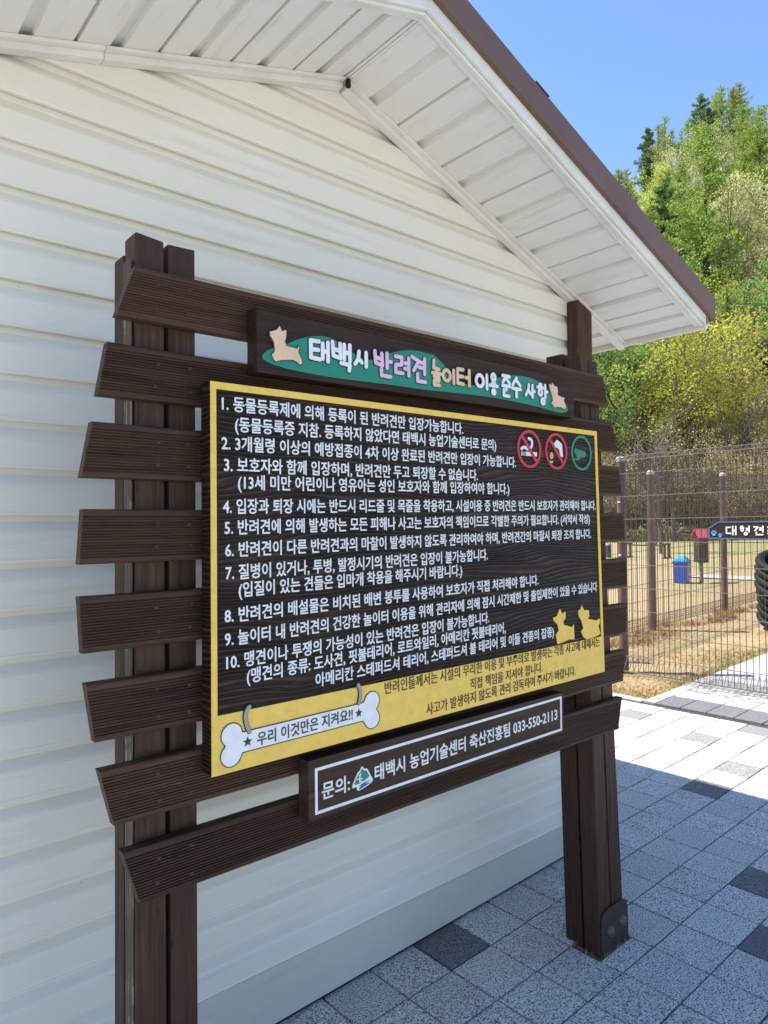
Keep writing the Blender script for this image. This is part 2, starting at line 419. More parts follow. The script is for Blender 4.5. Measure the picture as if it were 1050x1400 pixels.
def leaf_mat(name, c1, c2, tr=0.35):
    mm = mat(name, c1, 0.6, spec=0.2); k = NT(mm)
    ge = k.n.new('ShaderNodeNewGeometry'); oi = k.n.new('ShaderNodeObjectInfo')
    c = k.mix(c1, c2, k.ramp(ge.outputs['Random Per Island'], [(0.1, (0, 0, 0)), (0.9, (1, 1, 1))]))
    hsv = k.n.new('ShaderNodeHueSaturation')
    k.l(c, hsv.inputs['Color'])
    k.l(k.math('ADD', k.math('MULTIPLY', oi.outputs['Random'], 0.03), 0.485), hsv.inputs['Hue'])
    k.l(k.math('ADD', k.math('MULTIPLY', oi.outputs['Random'], 0.45), 0.78), hsv.inputs['Value'])
    k.col(hsv.outputs[0])
    tb = k.n.new('ShaderNodeBsdfTranslucent'); k.l(hsv.outputs[0], tb.inputs[0])
    ms = k.n.new('ShaderNodeMixShader'); ms.inputs[0].default_value = tr
    out = [n for n in k.n if n.type == 'OUTPUT_MATERIAL'][0]
    k.l(k.b.outputs[0], ms.inputs[1]); k.l(tb.outputs[0], ms.inputs[2]); k.l(ms.outputs[0], out.inputs['Surface'])
    return mm
L_larch = leaf_mat('larch_needles', (0.20, 0.29, 0.05), (0.34, 0.42, 0.10), 0.45)
L_dark = leaf_mat('dark_conifer_needles', (0.09, 0.17, 0.05), (0.17, 0.25, 0.08), 0.4)
L_yel = leaf_mat('yellow_green_leaves', (0.50, 0.55, 0.08), (0.66, 0.68, 0.15), 0.4)
L_lime = leaf_mat('fresh_green_leaves', (0.15, 0.27, 0.06), (0.27, 0.40, 0.10), 0.4)
L_bronze = leaf_mat('bronze_buds', (0.50, 0.36, 0.21), (0.58, 0.52, 0.22))
L_pale = leaf_mat('pale_buds', (0.48, 0.43, 0.24), (0.56, 0.55, 0.28))
M_bark = noisy('dark_bark', [(0.3, (0.018, 0.014, 0.010)), (0.7, (0.055, 0.043, 0.034))], 18, bump=0.8)
M_barkg = noisy('grey_bark', [(0.3, (0.06, 0.05, 0.042)), (0.7, (0.17, 0.145, 0.125))], 14, bump=0.8)
M_twig = noisy('brown_twigs', [(0.3, (0.12, 0.09, 0.07)), (0.7, (0.36, 0.29, 0.235))], 6)

M_rake = noisy('brown_roof_metal', [(0.3, (0.135, 0.075, 0.055)), (0.7, (0.16, 0.09, 0.067))], 5, 0.45, 0.05)
M_roof = noisy('dark_roof_sheet', [(0.3, (0.03, 0.025, 0.025)), (0.7, (0.06, 0.05, 0.045))], 12, 0.5, 0.1)
M_dark = mat('dark_gap', (0.012, 0.010, 0.009), 0.9)
M_screw = mat('dull_screw_metal', (0.07, 0.045, 0.035), 0.5, 0.2)
M_steel = noisy('brown_steel', [(0.3, (0.10, 0.052, 0.045)), (0.7, (0.15, 0.085, 0.075))], 20, 0.4, 0.05)
M_cap = mat('pale_steel_cap', (0.42, 0.36, 0.34), 0.4)
M_wire = mat('brown_wire', (0.055, 0.036, 0.030), 0.45)
M_wirel = mat('sun_caught_wire', (0.21, 0.165, 0.14), 0.4)  # sun caught by the horizontal wires, put into a paler colour
M_bracket = noisy('painted_steel_bracket', [(0.3, (0.03, 0.018, 0.014)), (0.7, (0.055, 0.035, 0.028))], 30, 0.4, 0.2)
M_bolt = mat('brown_dome_bolt', (0.11, 0.07, 0.06), 0.35)
M_bin = mat('blue_plastic', (0.01, 0.10, 0.50), 0.35)
M_binl = mat('cyan_plastic_lid', (0.03, 0.38, 0.62), 0.3)
M_redroof = mat('red_roof_board', (0.62, 0.09, 0.11), 0.5)
M_greywood = wood_mat('grey_weathered_wood', 'z', (0.03, 0.028, 0.022), (0.12, 0.105, 0.085))
M_rubber = mat('black_rubber', (0.009, 0.009, 0.010), 0.7, spec=0.25)
M_rust = noisy('terracotta_wall', [(0.3, (0.20, 0.075, 0.035)), (0.7, (0.33, 0.13, 0.06))], 3, bump=0.2)
M_black = mat('black_steel', (0.02, 0.016, 0.014), 0.5)
def straw_mat(name, a, b):
    mm = mat(name, a, 0.8); k = NT(mm)
    ge = k.n.new('ShaderNodeNewGeometry')
    k.col(k.mix(a, b, ge.outputs['Random Per Island']))
    return mm
M_straw = straw_mat('straw_blades', (0.30, 0.19, 0.07), (0.60, 0.46, 0.22))
M_gblade = straw_mat('green_blades', (0.10, 0.14, 0.03), (0.28, 0.32, 0.08))
M_tuft = straw_mat('rusty_dry_tufts', (0.20, 0.10, 0.03), (0.48, 0.30, 0.11))

# ================================================================ SETTING: ground, paving
LAWN_X, LAWN_Y = 3.76, 1.24
def axis(lo, hi, c0, c1, fine, grow):
    a = [c0]; 
    while a[-1] < c1: a.append(a[-1]+fine)
    st = fine
    while a[-1] < hi: st *= grow; a.append(a[-1]+st)
    b = []; x = c0; st = fine
    while x > lo: st *= grow; x -= st; b.append(x)
    return b[::-1]+a
xs = axis(-300, 420, 3.46, 9.0, 0.15, 1.035)
ys = axis(-300, 420, 0.94, 4.5, 0.15, 1.035)
gv = []; gf = []
r2 = random.Random(3)
for y in ys:
    for x in xs:
        z = H(x, y)
        if x < LAWN_X or y < LAWN_Y:
            z -= 0.07
        else:
            z += 0.012*math.sin(x*3.1+y*1.7)*math.cos(y*2.3) + r2.uniform(-.006, .006) - 0.01
        gv.append((x, y, z))
nx = len(xs)
for j in range(len(ys)-1):
    for i in range(nx-1):
        a = j*nx+i
        gf.append((a, a+1, a+1+nx, a+nx))
me = bpy.data.meshes.new('ground'); me.from_pydata(gv, [], gf); me.update()
g = link('ground', me, M_ground, smooth=True); g['kind'] = 'structure'

pb = MB()
def sheet(mb, x0, x1, y0, y1, dz, th=0.03, n=1):
    vs = []
    for z_ in (0, -th):
        for (x, y) in ((x0, y0), (x1, y0), (x1, y1), (x0, y1)):
            vs.append((x, y, gz(x, y)+dz+z_))
    mb.add(vs, [(0, 1, 2, 3), (7, 6, 5, 4), (0, 4, 5, 1), (1, 5, 6, 2), (2, 6, 7, 3), (3, 7, 4, 0)])
sheet(pb, -7.9, 3.69, -9.9, 9, -0.014)
sheet(pb, 3.69, 4.19, -9.9, 1.14, -0.014)
paving = pb.build('paving', M_bed); paving['kind'] = 'structure'

def paver_mesh(name, w, d, sd, mb=None, at=None, tilt=0):
    q = random.Random(sd)
    g_ = 0.0030; bv = 0.003; t = 0.013
    x0, x1, y0, y1 = -w/2+g_, w/2-g_, -d/2+g_, d/2-g_
    j = lambda: q.uniform(-0.0009, 0.0009)
    bot = [(x0, y0), (x1, y0), (x1, y1), (x0, y1)]
    bot = [(a+j(), b+j()) for a, b in bot]
    vs = [(a, b, -t) for a, b in bot]
    vs += [(a, b, -bv+j()*.4) for a, b in bot]
    vs += [(a*(1-2*bv/w), b*(1-2*bv/d), j()*.5) for a, b in bot]
    fs = [(8, 9, 10, 11)]
    for k_ in range(4):
        n_ = (k_+1) % 4
        fs += [(k_, n_, 4+n_, 4+k_), (4+k_, 4+n_, 8+n_, 8+k_)]
    return vs, fs
def pm(name, w, d, sd, mt):
    vs, fs = paver_mesh(name, w, d, sd)
    me = bpy.data.meshes.new(name); me.from_pydata(vs, [], fs); me.materials.append(mt); me.update(); return me
light_meshes = [pm('paver', 0.2, 0.2, s, M_pav) for s in range(6)]
dark_meshes = [pm('paver', 0.2, 0.2, 20+s, M_pavd) for s in range(2)]
mid_meshes = [pm('paver', 0.2, 0.2, 30+s, M_pavg) for s in range(2)]
band_mesh = pm('paver', 0.296, 0.2, 40, M_pavd)
DARK = {(1, 0), (7, 3), (5, 4), (11, 0)}
MID = {(13, 0), (15, -2), (17, -1), (16, -5), (6, 8), (-3, 4), (12, 6), (9, -8), (14, 7)}
DARK |= {(-2, 5), (9, 7), (3, 8), (2, 12), (14, 11), (-7, 8), (-9, 15), (15, -7)}
cells = []
ax_, ay_ = math.atan(0.0269), math.atan(-0.00714)
for i in range(-38, 18):
    for j in range(-44, 49):
        x = i*0.2+0.1; y = -j*0.2+0.1
        if -2.2 < x < 1.26 and y > 0.2: continue     # under the building
        if x < -7.6 or y > 8.9: continue
        if i == 3 and j == 2: continue               # sign post foot
        w_ = 0.2
        kind = 'dark' if (i, j) in DARK else 'mid' if (i, j) in MID else 'light'
        cells.append((x, y, 0.2, 0.2, kind))
for j in range(0, 55):
    y = 1.04-j*0.2
    cells.append((3.838, y, 0.296, 0.2, 'band'))
    cells.append((4.087, y, 0.2, 0.2, 'light'))
def seen(x, y):
    q = project((x, y, gz(x, y)))
    return q and -40 < q[0] < 1090 and 0 < q[1] < 1440
cells.sort(key=lambda c: (0 if seen(c[0], c[1]) else 1, (Vector((c[0], c[1], 0))-CAM).length))
rest = {'light': MB(), 'dark': MB(), 'mid': MB(), 'band': MB()}
pr = random.Random(5)
count = 0
for n_, (x, y, w_, d_, kind) in enumerate(cells):
    z = gz(x, y)+pr.uniform(-0.0012, 0.0012)
    rx = ay_+pr.uniform(-.006, .006); ry = -ax_+pr.uniform(-.006, .006); rz = pr.uniform(-.006, .006)
    if count < 296 and seen(x, y):
        me = {'light': pr.choice(light_meshes), 'dark': pr.choice(dark_meshes), 'mid': pr.choice(mid_meshes), 'band': band_mesh}[kind]
        inst('paver', me, paving, (x, y, z), (rx, ry, rz))
        count += 1
    else:
        vs, fs = paver_mesh('p', w_, d_, n_)
        mt = Matrix.Translation((x, y, z)) @ Matrix.Rotation(ry, 4, 'Y') @ Matrix.Rotation(rx, 4, 'X')
        rest['light' if kind == 'mid' else kind].add([mt @ Vector(v_) for v_ in vs], fs)
for kk, mt in (('light', M_pavi), ('dark', M_pavd), ('band', M_pavd)):
    if rest[kk].v:
        o = rest[kk].build('pavers', mt, paving, fix=False); o['kind'] = 'stuff'
# cut pavers and soil round the right-hand sign post
vs, fs = paver_mesh('c', 0.2, 0.085, 3)
me = bpy.data.meshes.new('paver'); me.from_pydata(vs, [], fs); me.materials.append(M_pav)
inst('paver', me, paving, (0.700, -0.357, gz(.7, -.35)-0.001), (ay_, -ax_, 0.01))
mb = MB(); sheet(mb, 0.575, 0.83, -0.395, -0.13, -0.010, 0.003)
so = mb.build('soil_patch', M_soil, paving); so['kind'] = 'stuff'

mb = MB(); sheet(mb, 4.19, 4.75, -9.9, 1.14, -0.004, 0.05)
o = mb.build('cobble_strip', M_cobble); o['kind'] = 'structure'
mb = MB(); sheet(mb, 4.752, 9.4, -9.9, 1.14, -0.001, 0.05)
o = mb.build('concrete_path', M_conc); o['kind'] = 'structure'
# kerb stones along the lawn
kerb = MB(); sheet(kerb, 3.69, 9.4, 1.142, 1.146, -0.02, 0.03)
kerb = kerb.build('kerb', M_bed); kerb['kind'] = 'structure'
km = MB(); km.box(-.248, .248, -.048, .048, -.06, -.004); kme = km.mesh('kerb_stone'); kme.materials.append(M_curb)
for n_ in range(11):
    x = 3.95+n_*0.5
    inst('kerb_stone', kme, kerb, (x, 1.196, gz(x, 1.2)), (0, -ax_, 0))
for n_ in range(8):
    y = 1.5+n_*0.5
    inst('kerb_stone', kme, kerb, (3.72, y, gz(3.72, y)), (0, 0, math.pi/2))
mb = MB(); 
for (a, b) in (((12.6, 6.2), (12.6, 3.2)),):
    mb.add([(12.3, -4, gz(12.3, -4)+.012), (13.1, -4, gz(13.1, -4)+.012), (14.0, 5.6, gz(14, 5.6)+.012), (13.3, 5.6, gz(13.3, 5.6)+.012)], [(0, 1, 2, 3)])
o = mb.build('garden_path', M_conc); o['kind'] = 'structure'

# grass
def blades(name, mt, n, region, hmin, hmax, sd, wid=0.004, lean=0.6):
    q = random.Random(sd); vs = []; fs = []
    while len(fs) < n:
        x, y = region(q)
        if x is None: continue
        z = H(x, y)-0.02
        h = q.uniform(hmin, hmax); a = q.uniform(0, 6.283); ll = q.uniform(0, lean)*h
        b = q.uniform(0, 6.283)
        dx, dy = math.cos(a)*wid*q.uniform(.6, 1.4), math.sin(a)*wid
        k_ = len(vs)
        vs += [(x-dx, y-dy, z), (x+dx, y+dy, z), (x+math.cos(b)*ll, y+math.sin(b)*ll, z+h)]
        fs.append((k_, k_+1, k_+2))
    me = bpy.data.meshes.new(name); me.from_pydata(vs, [], fs); me.update()
    o = link(name, me, mt)
    o['kind'] = 'stuff'; o['category'] = 'grass'
    return o
def reg_verge(q):
    return 3.74+q.random()**1.3*3.8, 1.16+q.random()**1.2*2.4
o = blades('grass', M_straw, 34000, reg_verge, 0.012, 0.034, 11, 0.0035, 1.2); o['label'] = 'dry straw coloured grass along the edge of the lawn beside the paving'
def reg_green(q):
    x = 4.6+q.random()*4; 
    return x, 1.26+abs(q.gauss(0, .22))
o = blades('grass', M_gblade, 3000, reg_green, 0.015, 0.035, 12, 0.0035, 1.0); o['label'] = 'thin green grass growing beside the pale path behind the wire fence'
cl = [(4.4+q_*0.33+rnd.uniform(-.16, .16), 2.66+rnd.uniform(-.18, .14)) for q_ in range(20)]
def reg_tuft(q):
    c = q.choice(cl); return c[0]+q.gauss(0, .11), c[1]+q.gauss(0, .07)
o = blades('grass', M_tuft, 4500, reg_tuft, 0.03, 0.12, 13, 0.004, 1.3); o['label'] = 'rusty brown dry tufts along the foot of the second fence'
def reg_post(q):
    t = q.random()
    return (0.62+t*.2, -0.315+q.uniform(-.012, .006)) if q.random() < .75 else (0.585+q.uniform(-.01, .03), -.16+q.uniform(-.12, .02))
o = blades('grass', M_straw, 160, reg_post, 0.02, 0.045, 14, 0.0012, 0.9); o['label'] = 'wisps of dry grass round the foot of the right sign post'

# small litter on the paving: dry leaf bits and grit, thicker along the wall foot
q = random.Random(31); vs = []; fs = []
for _ in range(420):
    if q.random() < .6:
        x = q.uniform(-.6, 3.4); y = .165-abs(q.gauss(0, .03))
    else:
        x = q.uniform(-.6, 3.6); y = q.uniform(-1.3, 1.0)
    if -.6 < x < 1.25 and y > .17: continue
    z = gz(x, y)+.002; s_ = q.uniform(.0015, .0065); a = q.uniform(0, 6.28); k_ = len(vs)
    vs += [(x+s_*math.cos(a), y+s_*math.sin(a), z), (x+s_*.5*math.cos(a+2), y+s_*.5*math.sin(a+2), z+s_*.5), (x+s_*math.cos(a+3.6), y+s_*math.sin(a+3.6), z+.001)]
    fs.append((k_, k_+1, k_+2))
me = bpy.data.meshes.new('litter'); me.from_pydata(vs, [], fs); me.update()
o = link('litter', me, M_tuft); o['kind'] = 'stuff'; o['category'] = 'litter'; o['label'] = 'dry leaf bits and grit scattered on the paving'

# ================================================================ BUILDING
BO = (-0.1, 1.6, 0.0)
bld = thing('building', 'small cream vinyl sided building with a gabled roof behind the notice board', 'building', BO)
AX, AZ = -0.118, 3.008
SR, SLF = 0.35, 0.311
YW = 0.178
XR, XL = 1.245, -2.05
EX, EXL = 1.62, -2.35
def sof(x): return AZ-(x-AX)*SR if x > AX else AZ+(x-AX)*SLF
def wlim_r(z): return min(XR, AX+(AZ-z)/SR)
def wlim_l(z): return max(XL, AX-(AZ-z)/SLF)
z0 = 0.175; st = 0.1145; kc = 0
while z0 < AZ-0.02:
    t = z0+st+0.003
    prof = [(YW+.0235, z0+.004), (YW+.004, z0-.001), (YW, z0+.001), (YW-.0012, z0+.005), (YW, z0+.009), (YW+.001, z0+.070), (YW+.004, z0+.077), (YW+.019, z0+.099), (YW+.021, t), (YW+.0235, t)]
    prof = [(y, min(z, AZ-0.004)) for y, z in prof]
    mb = MB()
    mb.extr(prof, wlim_l, wlim_r)
    mb.build('siding_plank', M_side, bld, BO)
    z0 += st; kc += 1
# right side wall planks (same profile turned round the corner)
z0 = 0.175
while z0 < sof(XR)-0.02:
    t = min(z0+st+0.003, sof(XR)-.002)
    mb = MB()
    prof = [(XR-.001, z0), (XR+.013, z0), (XR+.012, z0+.076), (XR+.002, z0+.099), (XR+.001, t), (XR-.001, t)]
    n = len(prof)
    vs = [(x, 0.2, z) for x, z in prof]+[(x, 3.0, z) for x, z in prof]
    mb.add(vs, [(i, (i+1) % n, n+(i+1) % n, n+i) for i in range(n)]+[tuple(range(n)), tuple(range(n, 2*n))])
    mb.build('siding_plank', M_side, bld, BO)
    z0 += st
mb = MB(); mb.box(XL, XR, YW+.012, YW+.0255, -0.08, 0.06); mb.build('base_shadow_strip', M_dark, bld, BO)  # dark strip standing in for the shade in the gap at the wall foot
mb = MB(); mb.prism_xz([(XL, gz(XL, .2)+.012), (XR, gz(XR, .2)+.012), (XR, .172), (XL, .172)], YW+.004, YW+.0115)
mb.build('base_panel', M_base, bld, BO)
mb = MB(); mb.prism_xz([(XL, -.05), (XR-.003, -.05), (XR-.003, sof(XR)), (AX, AZ), (XL, sof(XL))], YW+.026, 3.0)
mb.build('wall_core', M_side, bld, BO)
# soffit planks
YF = -0.212
def soffit_plank(xa, xb, ya, yb):
    mb = MB()
    f = (xb-xa)
    us = [(0.0, -.001), (0.37, -.001), (0.41, .016), (0.52, .017), (0.535, -.001), (0.93, -.001), (0.955, .0), (0.962, .012), (1.0, .013)]
    vs = []
    for yy in (ya, yb):
        for u, dz in us: vs.append((xa+u*f, yy, sof(xa+u*f)+dz))
        for u in (1.0, 0.0): vs.append((xa+u*f, yy, sof(xa+u*f)+.021))
    n = len(us)+2
    mb.add(vs, [(i, (i+1) % n, n+(i+1) % n, n+i) for i in range(n)]+[tuple(range(n)), tuple(range(n, 2*n))])
    mb.build('soffit_plank', M_soff, bld, BO)
PW = 0.2175
x = 0.009-PW*0.5
xs_ = []
q = x
while q < EX-0.02: xs_.append((q, min(q+PW, EX-.02))); q += PW
q = x
while q > EXL:
    xs_.append((max(q-PW, EXL), q)); q -= PW
for xa, xb in xs_:
    if xa < AX < xb:
        soffit_plank(xa, AX, YF, YW+.004); soffit_plank(AX, xb, YF, YW+.004)
    else:
        soffit_plank(xa, xb, YF, YW+.004)
    if xb > XR+.03: soffit_plank(max(xa, XR+.02), xb, YW+.006, 3.2)
# J trim where wall meets soffit
def rake_strip(name, mt, xa, xb, y0, y1, d0, d1, par=bld, org=BO, bev=0.0):
    mb = MB()
    vs = []
    for x in (xa, xb):
        zz = sof(x)
        vs += [(x, y0, zz+d0), (x, y1, zz+d0), (x, y1, zz+d1), (x, y0, zz+d1)]
    mb.add(vs, [(0, 1, 2, 3), (7, 6, 5, 4), (0, 4, 5, 1), (1, 5, 6, 2), (2, 6, 7, 3), (3, 7, 4, 0)])
    return mb.build(name, mt, par, org, bevel=bev)
for a, b in ((AX+.012, 0.795), (0.797, EX-.005), (EXL, -.9), (-.898, AX)):
    rake_strip('wall_trim', M_trim, a, b, YW-.030, YW-.0015, -.030, -.002)
    rake_strip('wall_trim', M_trim, a, b, YW-.046, YW-.0315, -.012, -.002)
mb = MB(); mb.tube((AX+.008, YW-.048, AZ-.034), (AX+.008, YW-.048, AZ-.010), .010, .008, 7)
mb.build('broken_trim_gap', M_dark, bld, BO)
# white rake trim with two ribs, brown fascia, roof
for a, b in ((AX, EX), (EXL, AX)):
    rake_strip('rake_trim', M_trim, a, b, -.232, -.2135, -.010, .03, bev=.002)
    rake_strip('rake_trim', M_trim, a, b, -.248, -.2335, -.013, .045, bev=.003)
    rake_strip('rake_trim', M_trim, a, b, -.262, -.2495, -.004, .050, bev=.003)
for a, b in ((AX, EX+.035), (EXL-.03, AX)):
    rake_strip('fascia', M_rake, a, b, -.282, -.2635, .034, .135, bev=.002)
    rake_strip('roof_slab', M_roof, a, b, -.262, 3.3, .052, .142)
rake_strip('roof_sheet_edge', M_roof, .355, .425, -.285, -.262, .1355, .139)
mb = MB(); mb.box(EX-.018, EX+.004, -.262, 3.2, sof(EX)-.016, sof(EX)+.04)
mb.build('eave_trim', M_trim, bld, BO, bevel=.003)
mb = MB(); mb.box(EX+.006, EX+.034, -.262, 3.3, sof(EX)+.02, sof(EX)+.050)
mb.build('fascia', M_rake, bld, BO)
# brown corner timber
mb = MB()
x0, x1, y0, y1 = 1.178, 1.288, .118, YW-.002
vs = [(x0, y0, -.02), (x1, y0, -.02), (x1, y1, -.02), (x0, y1, -.02)]
vs += [(x, y, sof(x)-.032) for x, y, _ in vs]
mb.add(vs, [(0, 3, 2, 1), (4, 5, 6, 7), (0, 1, 5, 4), (1, 2, 6, 5), (2, 3, 7, 6), (3, 0, 4, 7)])
mb.build('corner_post', M_post, bld, BO, bevel=.003)

# ================================================================ NOTICE BOARD
NB = (-0.15, -0.28, 0.0)
sign = thing('notice_board', 'dark brown timber notice board with white Korean rules, standing against the cream wall', 'notice board', NB)
def timber(xa0, xb0, xa1, xb1, y0, y1, zb, zt, mt=M_post, dz=0.0):
    mb = MB()
    vs = [(xa0, y0, zb), (xb0, y0, zb), (xb0, y1, zb), (xa0, y1, zb), (xa1, y0, zt), (xb1, y0, zt+dz), (xb1, y1, zt+dz), (xa1, y1, zt)]
    mb.add(vs, [(0, 3, 2, 1), (4, 5, 6, 7), (0, 1, 5, 4), (1, 2, 6, 5), (2, 3, 7, 6), (3, 0, 4, 7)])
    return mb.build('post_timber', mt, sign, NB, bevel=.0035)
timber(-.996, -.932, -.990, -.931, -.300, -.240, -.06, 2.112, dz=-.006)
timber(-.923, -.8645, -.9225, -.8625, -.300, -.240, -.06, 2.104, dz=.002)
timber(-.995, -.932, -.990, -.931, -.232, -.178, -.06, 2.085)
timber(-.923, -.8645, -.9225, -.8625, -.232, -.178, -.06, 2.09)
mb = MB(); mb.box(-.9975, -.9955, -.292, -.252, 0.2, 2.06)
mb.build('weathered_strip', M_postw, sign, NB)
timber(.628, .704, .556, .604, -.300, -.237, -.02, 2.095)
timber(.712, .785, .609, .664, -.300, -.237, -.02, 2.088)
timber(.628, .704, .556, .604, -.229, -.160, -.02, 2.115)
timber(.712, .785, .609, .664, -.229, -.160, -.02, 2.10)
# bracket and bolts on the right post
mb = MB()
pts = [(.628, .0), (.795, .0), (.795, .13), (.785, .155), (.765, .165), (.665, .165), (.64, .155), (.628, .13)]
mb.prism_xz(pts, -.309, -.3015)
br = mb.build('bracket', M_bracket, sign, NB, bevel=.002)
def dome(name, c, r, mt, par, org, n=12):
    mb = MB()
    vs = []; fs = []
    rings = 4
    for a in range(rings):
        t = a/rings*math.pi/2
        for k_ in range(n):
            p = 2*math.pi*k_/n
            vs.append((c[0]+r*math.cos(t)*math.cos(p), c[1]-r*0.8*math.sin(t), c[2]+r*math.cos(t)*math.sin(p)))
    vs.append((c[0], c[1]-r*.8, c[2]))
    for a in range(rings-1):
        for k_ in range(n):
            fs.append((a*n+k_, a*n+(k_+1) % n, (a+1)*n+(k_+1) % n, (a+1)*n+k_))
    for k_ in range(n): fs.append(((rings-1)*n+k_, (rings-1)*n+(k_+1) % n, rings*n))
    mb.add(vs, fs)
    return mb.build(name, mt, par, org, smooth=True)
dome('bolt', (.676, -.309, .085), .020, M_bolt, br, NB)
dome('bolt', (.752, -.309, .095), .020, M_bolt, br, NB)

# slats
ZT = [2.034, 1.874, 1.718, 1.552, 1.388, 1.2245, 1.0585, .893]
ZB = [1.928, 1.769, 1.611, 1.448, 1.282, 1.113, .9475, .783]
XLT = [-1.0, -1.054, -1.083, -1.100, -1.107, -1.096, -1.072, -1.029]
XLB = [-1.038, -1.073, -1.103, -1.107, -1.101, -1.079, -1.044, -.994]
XRT = [.660, .712, .755, .782, .795, .795, .784, .750]
XRB = [.690, .742, .772, .789, .796, .786, .757, .723]
scm = MB()
ring = []
for rr, yy in ((.0036, 0), (.0033, -.0010), (.0020, -.0011), (.0016, .0006)):
    ring.append([(rr*math.cos(2*math.pi*t/8), yy, rr*math.sin(2*math.pi*t/8)) for t in range(8)])
vs = [p for r_ in ring for p in r_]
fs = [(a*8+t, a*8+(t+1) % 8, (a+1)*8+(t+1) % 8, (a+1)*8+t) for a in range(3) for t in range(8)]
fs.append(tuple(24+t for t in range(8)))
scm.add(vs, fs); screw_me = scm.mesh('screw'); screw_me.materials.append(M_screw)
for k_ in range(8):
    zt, zb = ZT[k_], ZB[k_]
    yf, yb = -.3265, -.3015
    prof = [(yb, zb), (yf+.004, zb), (yf+.001, zb+.0015), (yf, zb+.004)]
    ng = 15
    a0, a1 = zb+.011, zt-.011
    p_ = (a1-a0)/ng
    for q_ in range(ng):
        s0 = a0+q_*p_
        prof += [(yf, s0+.0005), (yf+.0028, s0+p_*.28), (yf+.0028, s0+p_*.45), (yf, s0+p_*.72)]
    prof += [(yf, zt-.004), (yf+.001, zt-.0015), (yf+.004, zt), (yb, zt)]
    la = lambda z, k_=k_, zt=zt, zb=zb: XLB[k_]+(XLT[k_]-XLB[k_])*(z-zb)/(zt-zb)
    ra = lambda z, k_=k_, zt=zt, zb=zb: XRB[k_]+(XRT[k_]-XRB[k_])*(z-zb)/(zt-zb)
    mb = MB(); mb.extr(prof, la, ra)
    sl_ = mb.build('slat', M_slat, sign, NB)
    for cx in (-.957, -.889, .63, .69):
        for cz in (zb+.028, zt-.030):
            inst('screw', screw_me, sl_, (cx+rnd.uniform(-.004, .004)-NB[0], -.3262-NB[1], cz+rnd.uniform(-.003, .003)))

# ---- main panel
BL, BR_, TL, TR = (-.866, 1.010), (.567, 1.017), (-.8645, 1.8145), (.541, 1.823)
F = -.370
mb = MB(); mb.prism_xz([BL, BR_, TR, TL], F, -.3285)
panel = mb.build('main_panel', [M_carve], sign, NB, bevel=.0015)
def bl(u, v):     # bilinear on the panel face
    x = (BL[0]*(1-u)+BR_[0]*u)*(1-v)+(TL[0]*(1-u)+TR[0]*u)*v
    z = (BL[1]*(1-u)+BR_[1]*u)*(1-v)+(TL[1]*(1-u)+TR[1]*u)*v
    return x, z
mb = MB()
o4 = [bl(0, 0), bl(1, 0), bl(1, 1), bl(0, 1)]
i4 = [bl(.0092, .150), bl(.9905, .148), bl(.9905, .9815), bl(.0092, .9815)]
vs = [(p[0], F-.0022, p[1]) for p in o4+i4]+[(p[0], F-.0002, p[1]) for p in o4+i4]
fs = []
for a in range(4):
    b = (a+1) % 4
    fs += [(a, b, 4+b, 4+a), (8+a, 8+b, b, a), (12+a, 12+b, 4+b, 4+a)]
mb.add(vs, fs)
mb.build('yellow_border', M_yellow, panel, NB)

# lettering
fc = bpy.data.curves.new('ref', 'FONT'); fc.body = '동물'; fc.offset = 0.012
fo = bpy.data.objects.new('ref', fc); C.objects.link(fo)
dg = bpy.context.evaluated_depsgraph_get()
def text_mesh(body, off, ext):
    fc.body = body; fc.offset = off; fc.extrude = ext; fc.resolution_u = 2
    bpy.context.view_layer.update()
    dg_ = bpy.context.evaluated_depsgraph_get()
    return bpy.data.meshes.new_from_object(fo.evaluated_get(dg_), depsgraph=dg_)
rm = text_mesh('동물', 0.012, 0)
ry0 = min(v.co.y for v in rm.vertices); ry1 = max(v.co.y for v in rm.vertices)
bpy.data.meshes.remove(rm)
def text_line(body, x0, x1, zl, zr, h, mt, parent, y=F, name='text_line', off=0.016, org=NB, th=.0012):
    me = text_mesh(body, off, 0.5)
    n = len(me.vertices); co = np.empty(n*3); me.vertices.foreach_get('co', co); co = co.reshape(-1, 3)
    a, b = co[:, 0].min(), co[:, 0].max()
    u = (co[:, 0]-a)/(b-a)
    X = x0+u*(x1-x0)
    Z = (co[:, 1]-(ry0+ry1)/2)/(ry1-ry0)*h + zl+(zr-zl)*u
    Y = y-th*(0.5+co[:, 2])-.0001
    out = np.stack([X-org[0], Y-org[1], Z-org[2]], 1).astype(np.float32)
    me.vertices.foreach_set('co', out.ravel())
    me.flip_normals()
    me.update(); me.name = name
    me.materials.clear()
    return link(name, me, mt, parent)
